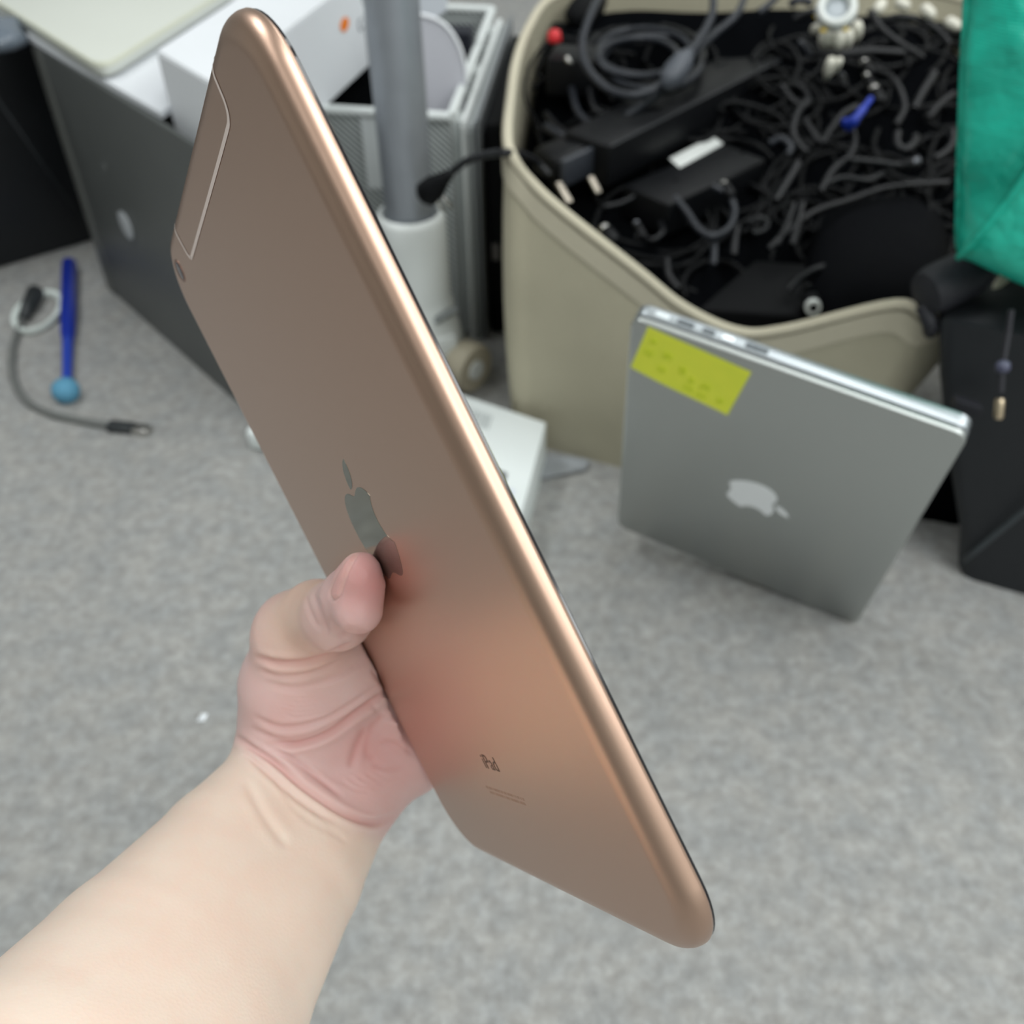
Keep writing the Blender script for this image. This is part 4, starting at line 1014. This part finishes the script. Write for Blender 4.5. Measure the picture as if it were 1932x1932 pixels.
# cream tray on top
t = thing('tray_lid', 'cream plastic tray lid with rounded corners lying on the white board', 'lid', fl(120, 40, ZT))
zt = ZT + .016
pc = fl(192, 130, zt)
dA = fl(0, 8, zt) - pc; dA[2] = 0; dA /= np.linalg.norm(dA)
dB = fl(400, 0, zt) - pc; dB[2] = 0; dB /= np.linalg.norm(dB)
def rquad(o_, a, b, la, lb_, r, n=8):
    out = []
    for (ca, cb, a0) in ((r, r, 180), (la - r, r, 270), (la - r, lb_ - r, 0), (r, lb_ - r, 90)):
        for k in range(n + 1):
            g = math.radians(a0 + 90 * k / n); out.append(o_ + a * (ca + r * math.cos(g)) + b * (cb + r * math.sin(g)))
    return out
cream = mat('cream_plastic', (206, 209, 201), 0.45)
L0 = rquad(pc, dA, dB, .34, .30, .028)
cq = sum(L0) / len(L0)
def sc_(L_, s_, z): return [np.array(((cq + (p - cq) * s_)[:2].tolist() + [z])) for p in L_]
mesh('shell', *g_loops([sc_(L0, .97, zt - .014), sc_(L0, .99, zt - .012), sc_(L0, 1.0, zt - .004), sc_(L0, .996, zt - .001), sc_(L0, .985, zt)]), cream, t, True, sharp=50)
o = mesh('raised_edge', *g_loops([sc_(L0, 1.0, zt - .003), sc_(L0, 1.0, zt + .0015), sc_(L0, .988, zt + .0015), sc_(L0, .982, zt)], False, False), mat('cream_edge', (200, 202, 184), 0.45), t, True)
# white carton with an orange dot
CB, CTP = .2705, .364
fq = [np.array((-.319, .9662, 0)) + cn_ * .0065, np.array((-.2479, .876, 0)) + cn_ * .0065]
fq += [fq[1] + kr * .335, fq[0] + kr * .335]
ctn = thing('carton', 'white cardboard carton with an orange dot overhanging the cabinet end', 'box', np.array((fq[0][0], fq[0][1], CB)))
wcard = mat('white_card', (228, 231, 235), 0.55, var=0.01, scale=8)
def ring3(e, z):
    cq_ = sum(fq) / 4
    return [np.array((*(p_ + (cq_ - p_) / np.linalg.norm(cq_ - p_) * e)[:2], z)) for p_ in fq]
mesh('carton_body', *g_loops([ring3(.001, CB), ring3(0, CB + .001), ring3(0, CTP - .002), ring3(.0012, CTP - .0004)]), wcard, ctn)
mesh('lid_flap', *g_loops([ring3(.0012, CTP - .0004), ring3(.0016, CTP + .0006)]), wcard, ctn)
rn_ = np.array((kr[1], -kr[0], 0)); pr = fq[1]
od = pln(650, 46, pr + rn_ * .0004, rn_); o = mesh('orange_dot', *g_prism([od + kr * .0115 * math.cos(a) + np.array((0, 0, .0066)) * math.sin(a) for a in np.linspace(0, 2 * math.pi, 25)[:-1]], rn_ * .0005), mat('dot_orange', (246, 130, 16), 0.5), ctn); o['label'] = 'round orange dot'
od = pln(680, 46, pr + rn_ * .0004, rn_)
cu2 = [od + kr * .0050 * math.cos(a) + np.array((0, 0, .0058)) * math.sin(a) + rn_ * .0003 for a in np.linspace(.7, 5.6, 16)]
o = mesh('printed_letter', *g_tube(cu2, .0008, 6), mat('print_grey', (120, 126, 130), 0.6), ctn); o['label'] = 'printed grey letter C'

# black computer case on the far left
d0, d1 = fl(-60, 525), fl(165, 458); du = (d1 - d0) / np.linalg.norm(d1 - d0); dn = np.array((-du[1], du[0], 0))
tower = thing('computer_case', 'black computer case on the floor at the far left', 'computer', d0)
mesh('case', *g_box(d0 - du * .12, du * (.135 + np.linalg.norm(d1 - d0)), dn * .34, (0, 0, .30), .006, 2), mat('case_black', (17, 20, 24), 0.5, var=0.05, scale=6), tower, True, sharp=40)
a_, b_ = pln(-20, 165, d0 - dn * .0015, dn), pln(160, 420, d0 - dn * .0015, dn)
mesh('front_seam', *g_tube([a_, b_], .0022, 6), mat('seam_dark', (34, 38, 42), 0.5), tower, True)
pk = thing('clear_bag', 'crumpled clear plastic bag on top of the black computer case', 'bag', fl(0, 90, .30))
loops = []
cc = fl(-8, 70, .315)
for k in range(7):
    ph = math.pi * k / 6 - math.pi / 2
    loops.append([cc + np.array((.034 * math.cos(ph) * math.cos(a) * (1 + .25 * math.sin(3 * a + k)), .05 * math.cos(ph) * math.sin(a) * (1 + .2 * math.cos(4 * a + k)), .016 * math.sin(ph) + .002)) for a in np.linspace(0, 2 * math.pi, 25)[:-1]])
mesh('film', *g_loops(loops), mat('clear_film', (120, 130, 142), 0.15, trans=0.3), pk, True)

# ================================================================== THINGS ON THE CARPET
# blue handled brush
bt, bb = fl(131, 496, .010), fl(126, 742, .008)
brush = thing('cleaning_brush', 'blue handled brush with a pale blue round head lying on the carpet', 'brush', bb * np.array((1, 1, 0)))
d = bb - bt
mesh('handle', *g_tube([bt, bt + d * .01, bt + d * .40, bt + d * .58, bt + d * .63], [.007, .0098, .0098, .0088, .0070], 14), mat('brush_blue', (18, 44, 150), 0.4), brush, True, sharp=50)
mesh('neck', *g_tube([bt + d * .62, bt + d * .68, bt + d * .86, bt + d * .97], [.0062, .0066, .0056, .0060], 12), mat('brush_blue_light', (38, 66, 170), 0.45), brush, True, sharp=50)
hd = bb + np.array((0, 0, .003))
mesh('head', *g_lathe([(.004, -.010), (.0125, -.008), (.0155, 0), (.014, .008), (.008, .013), (.002, .014)], hd, (0.05, -.2, 1), 22), mat('brush_head', (86, 146, 176), 0.7, bump=0.6, bscale=500), brush, True, sharp=60)
# charging cable
cb = thing('charging_cable', 'short grey braided charging cable curving over the carpet', 'cable', fl(30, 640))
cp = [fl(x, y, .004) for x, y in ((50, 590), (36, 620), (25, 655), (23, 695), (32, 730), (55, 760), (95, 780), (150, 793), (205, 803))]
mesh('cord', *g_tube(catmull(cp, 8), .0042, 10), mat('cable_grey', (104, 106, 104), 0.6), cb, True, sharp=60)
a_, b_ = fl(70, 545, .012), fl(44, 600, .008)
mesh('plug', *g_tube([a_, a_ * .9 + b_ * .1, a_ * .4 + b_ * .6, b_], [.005, .0105, .0095, .0055], 12), mat('plug_dark', (38, 42, 44), 0.5), cb, True)
a_, b_ = fl(204, 803, .005), fl(252, 808, .005); d = b_ - a_; s_ = np.array((-d[1], d[0], 0)); s_ /= np.linalg.norm(s_)
mesh('usb_plug', *g_box(a_ - s_ * .007 - np.array((0, 0, .004)), d, s_ * .014, (0, 0, .008), .002), mat('plug_dark', (38, 42, 44), 0.5), cb, True, sharp=40)
mesh('usb_shell', *g_box(b_ - s_ * .006 - np.array((0, 0, .003)), d * .65, s_ * .012, (0, 0, .0055), .0006), metal, cb, True, sharp=40)
rn = thing('cable_band', 'white plastic band looped round the cable plug', 'band', fl(70, 588))
rp_ = [fl(70 + 44 * math.cos(a) * .98 + 6 * math.sin(a), 586 - 34 * math.sin(a) - 12 * math.cos(a), .007) for a in np.linspace(0, 2 * math.pi, 25)[:-1]]
V = []; Fc = []; nR = len(rp_); cR = sum(rp_) / nR
for p in rp_:
    o_ = (p - cR); o_ /= np.linalg.norm(o_)
    for (e, z) in ((-.0035, 0), (.0035, .001), (.0040, .006), (-.0030, .005)): V.append(p + o_ * e + np.array((0, 0, z - .005)))
for i in range(nR):
    for k in range(4): Fc.append((i * 4 + k, i * 4 + (k + 1) % 4, ((i + 1) % nR) * 4 + (k + 1) % 4, ((i + 1) % nR) * 4 + k))
mesh('loop', V, Fc, mat('band_white', (214, 222, 218), 0.5), rn, True, sharp=50)
# white carton with barcode
bz = .052
k0 = fl(1030, 797, bz); k1 = fl(850, 737, bz); k2 = fl(978, 990, bz)
wu = k1 - k0; wu /= np.linalg.norm(wu); wv = k2 - k0; wv -= wu * (wv @ wu); wvL = np.linalg.norm(wv); wv /= wvL
pbx = thing('product_box', 'flat white product box with a barcode on the carpet behind the tablet', 'box', k0 * np.array((1, 1, 0)))
kk = np.array((k0[0], k0[1], 0))
k2f = fl(978, 990, bz)
mesh('box_body', *g_box(kk, wu * .185, (k2f - k0) * np.array((1, 1, 0)), (0, 0, bz), .0012, 2), mat('box_white', (226, 232, 231), 0.5), pbx, True, sharp=40)
v2 = (k2f - k0) * np.array((1, 1, 0))
for i in range(9):
    q = fl(882 + i * 5.6, 769 + i * 1.9, bz + .0003)
    mesh('barcode_bar', *g_box(q, -wu * (.0014 if i % 3 else .0019), v2 * .15, (0, 0, .0003)), mat('bar_grey', (164, 170, 170), 0.6), pbx)
q = fl(958, 893, bz + .0003)
o = mesh('printed_patch', *g_box(q, wu * .05, v2 * .17, (0, 0, .0003)), mat('patch_grey', (96, 98, 100), 0.6), pbx); o['label'] = 'dark grey printed patch'
q = fl(972, 925, bz + .0003)
o = mesh('pale_patch', *g_box(q, wu * .05, v2 * .24, (0, 0, .0003)), mat('patch_pale', (214, 220, 232), 0.6), pbx); o['label'] = 'pale lilac printed patch'
# grey plastic sheet sticking out behind it
t = thing('plastic_sleeve', 'grey translucent plastic sleeve poking out from under the white box', 'sleeve', fl(1040, 890))
pts = [fl(x, y, .002) for x, y in ((985, 838), (1030, 862), (1075, 868), (1112, 874), (1104, 888), (1060, 900), (1010, 908), (975, 900))]
V, Fc = g_prism(pts, (0, 0, .0012)); V = [np.array(v) + np.array((0, 0, .004 * math.sin(i * 2.1) ** 2)) for i, v in enumerate(V)]
mesh('film', V, Fc, mat('sleeve_grey', (150, 154, 158), 0.25), t)
# small white charger by the cabinet
t = thing('charger', 'small white charger half hidden behind the tablet edge by the cabinet', 'charger', fl(520, 830))
q = fl(468, 850, 0)
mesh('body', *g_box(q, (.075, -.02, 0), (.016, .055, 0), (0, 0, .026), .006, 3), mat('box_white', (226, 232, 231), 0.4), t, True, sharp=50)
mesh('prong', *g_box(q + np.array((.03, .05, .009)), (.012, -.003, 0), (.004, .014, 0), (0, 0, .004), .0005), metal, t)
# scrap of paper
q = fl(381, 1355, .0005)
V = [q + np.array(p) for p in ((-.004, -.003, 0), (.003, -.004, .001), (.005, .002, .003), (-.001, .004, .001), (.001, 0, .005))]
tag(mesh('paper_scrap', V, [(0, 1, 4), (1, 2, 4), (2, 3, 4), (3, 0, 4), (0, 3, 2, 1)], mat('scrap_white', (236, 240, 244), 0.6)), 'tiny white scrap of paper on the carpet beside the wrist', 'scrap')

# ================================================================== RIGHT-HAND SIDE
# black bag on the floor
rb = thing('black_bag', 'black storage bag on the floor at the right edge', 'bag', fl(1800, 1085))
def rbl(z, pts): return [np.array((*p, z)) for p in pts]
A0 = fl(1800, 1085); 
dr = fl(1932, 1122) - A0; dr /= np.linalg.norm(dr); db = np.array((.66, .75, 0))
loops = []
for k, (z, off) in enumerate(((0.0, 0.0), (.006, -.004), (.05, -.014), (.10, -.034), (.15, -.053), (.20, -.070), (.245, -.082), (.25, -.078))):
    o_ = A0 + dr * off + db * (.0 * (z / .25)) + np.array((0, 0, z))
    loops.append(rquad(o_, dr, db, .45 - off, .34, .018, 6))
bagm = mat('bag_black', (27, 30, 34), 0.55, var=0.06, scale=7, bump=0.3, bscale=40)
mesh('body', *g_loops(loops), bagm, rb, True, sharp=60)
sA, sB = pln(1818, 1058, A0 - db * .004, db), pln(1960, 942, A0 - db * .004, db)
sm_ = [sA + (sB - sA) * t_ for t_ in np.linspace(0, 1, 6)]
o = mesh('seam', *g_tube(sm_, .0024, 6), mat('bag_seam', (62, 68, 72), 0.5), rb, True); o['label'] = 'raised grey seam'
cl = thing('gap_darkener', 'added black cloth lump darkening the gap between the basket and the black bag', 'cloth', (.418, .738, 0))  # added lump, black so that the gap beside the basket looks dark
loops = []
for k in range(9):
    z = .13 * k / 8; s_ = (1, 1.06, 1.08, 1.05, 1.0, .92, .8, .6, .25)[k]
    loops.append([np.array((.418 + .034 * s_ * math.cos(a) * (1 + .12 * math.sin(5 * a + k)), .738 + .030 * s_ * math.sin(a) * (1 + .1 * math.sin(4 * a)), z)) for a in np.linspace(0, 2 * math.pi, 33)[:-1]])
mesh('folds', *g_loops(loops), mat('dark_cloth', (9, 10, 12), 0.95), cl, True)
# hanging DC lead
t = thing('hanging_lead', 'thin black lead with a small bead and a gold tip hanging by the black bag', 'cable', pd(1900, 620, .72))
hl = [pd(1908, 585, .70), pd(1902, 630, .705), pd(1892, 690, .71), pd(1888, 740, .715)]
mesh('cord', *g_tube(catmull(hl, 6), .0022, 8), mat('lead_black', (36, 36, 42), 0.5), t, True, sharp=60)
mesh('bead', *g_lathe([(.001, -.005), (.0045, -.003), (.0052, 0), (.0045, .003), (.001, .005)], pd(1892, 692, .71), hl[3] - hl[2], 14), mat('bead_grey', (74, 76, 96), 0.4), t, True)
dd_ = hl[3] - hl[2]
mesh('gold_tip', *g_lathe([(.0028, 0), (.0034, .002), (.0034, .013), (.0024, .0145)], pd(1887, 752, .715), dd_, 14), mat('tip_gold', (214, 196, 168), 0.3, 1.0), t, True, sharp=40)
tag(mesh('hook_strap', *g_box(pd(1800, 772, .80), pd(1850, 788, .79) - pd(1800, 772, .80), (0, .01, 0), (0, 0, .008), .001), mat('strap_grey', (34, 34, 40), 0.5)), 'short dark strap lying beside the basket foot', 'strap')
# teal woven bag
tl = thing('tarpaulin_bag', 'shiny teal woven tarpaulin bag at the top right corner', 'bag', pd(1800, 490, .74))
def teal_mat():
    M = mat('teal_woven', (30, 186, 160), 0.26, var=0.12, scale=9)
    nt = M.node_tree; b = nt.nodes['Principled BSDF']
    tc = nt.nodes.new('ShaderNodeTexCoord'); w = nt.nodes.new('ShaderNodeTexWave'); w.bands_direction = 'Z'; w.inputs['Scale'].default_value = 160; w.inputs['Distortion'].default_value = 1
    n = nt.nodes.new('ShaderNodeTexNoise'); n.inputs['Scale'].default_value = 22; n.inputs['Detail'].default_value = 3
    nt.links.new(tc.outputs['Object'], w.inputs['Vector']); nt.links.new(tc.outputs['Object'], n.inputs['Vector'])
    b1 = nt.nodes.new('ShaderNodeBump'); b1.inputs['Strength'].default_value = .25; b1.inputs['Distance'].default_value = .0006
    b2 = nt.nodes.new('ShaderNodeBump'); b2.inputs['Strength'].default_value = .9; b2.inputs['Distance'].default_value = .012
    nt.links.new(w.outputs['Fac'], b1.inputs['Height']); nt.links.new(n.outputs['Fac'], b2.inputs['Height'])
    nt.links.new(b2.outputs['Normal'], b1.inputs['Normal']); nt.links.new(b1.outputs['Normal'], b.inputs['Normal'])
    return M
tm = teal_mat()
tK, tT, tR, tX = pd(1799, 494, .74), pd(1824, -150, .600), pd(2120, 690, .700), pd(2170, -150, .585)
NU, NV = 26, 26
fn = np.cross(tR - tK, tT - tK); fn /= np.linalg.norm(fn)
if fn @ (CAM - tK) < 0: fn = -fn
bk = np.array((.35, .93, 0)) * .16
def tface(u, v):
    p = (tK * (1 - u) + tR * u) * (1 - v) + (tT * (1 - u) + tX * u) * v
    bul = .016 * math.sin(math.pi * min(1, u * 1.3 + .04)) ** .7 * math.sin(math.pi * min(1, v * .8 + .06)) ** .7
    sd = v - (u * .92)                                   # > 0 above the diagonal fold
    fold = -.05 * max(0, -sd) ** 1.1 + .004 * math.exp(-(sd / .03) ** 2)
    wr = .003 * math.sin(9 * v + 4 * u) * math.sin(7 * u - 3 * v) + .002 * math.sin(23 * v - 9 * u)
    edge = -.010 * math.exp(-u / .025) - .010 * math.exp(-v / .03)
    return p + fn * (bul + fold + wr * (1 if u > .04 else u / .04) + edge)
V = [tface(i / NU, j / NV) for j in range(NV + 1) for i in range(NU + 1)]
n0 = len(V); V += [p + bk for p in V[:n0]]
Fc = []
for j in range(NV):
    for i in range(NU):
        a = j * (NU + 1) + i
        Fc += [(a, a + 1, a + NU + 2, a + NU + 1), (n0 + a, n0 + a + NU + 1, n0 + a + NU + 2, n0 + a + 1)]
ring = [i for i in range(NU)] + [j * (NU + 1) + NU for j in range(NV)] + [NV * (NU + 1) + i for i in range(NU, 0, -1)] + [j * (NU + 1) for j in range(NV, 0, -1)]
for a, b in zip(ring, ring[1:] + ring[:1]): Fc.append((a, b, n0 + b, n0 + a))
mesh('body', V, Fc, tm, tl, True, sharp=55)
P = [tface(.01 + t_ * .95, .01 + t_ * .95 * .92) + fn * .001 for t_ in np.linspace(0, 1, 24)]
o = mesh('corner_fold', *g_tube(P, .0022, 6), tm, tl, True); o['label'] = 'raised diagonal fold'
P = [tface(.004, t_) + fn * .001 for t_ in np.linspace(0, 1, 26)]
o = mesh('side_seam', *g_tube(P, .0030, 6), tm, tl, True); o['label'] = 'stitched side seam'
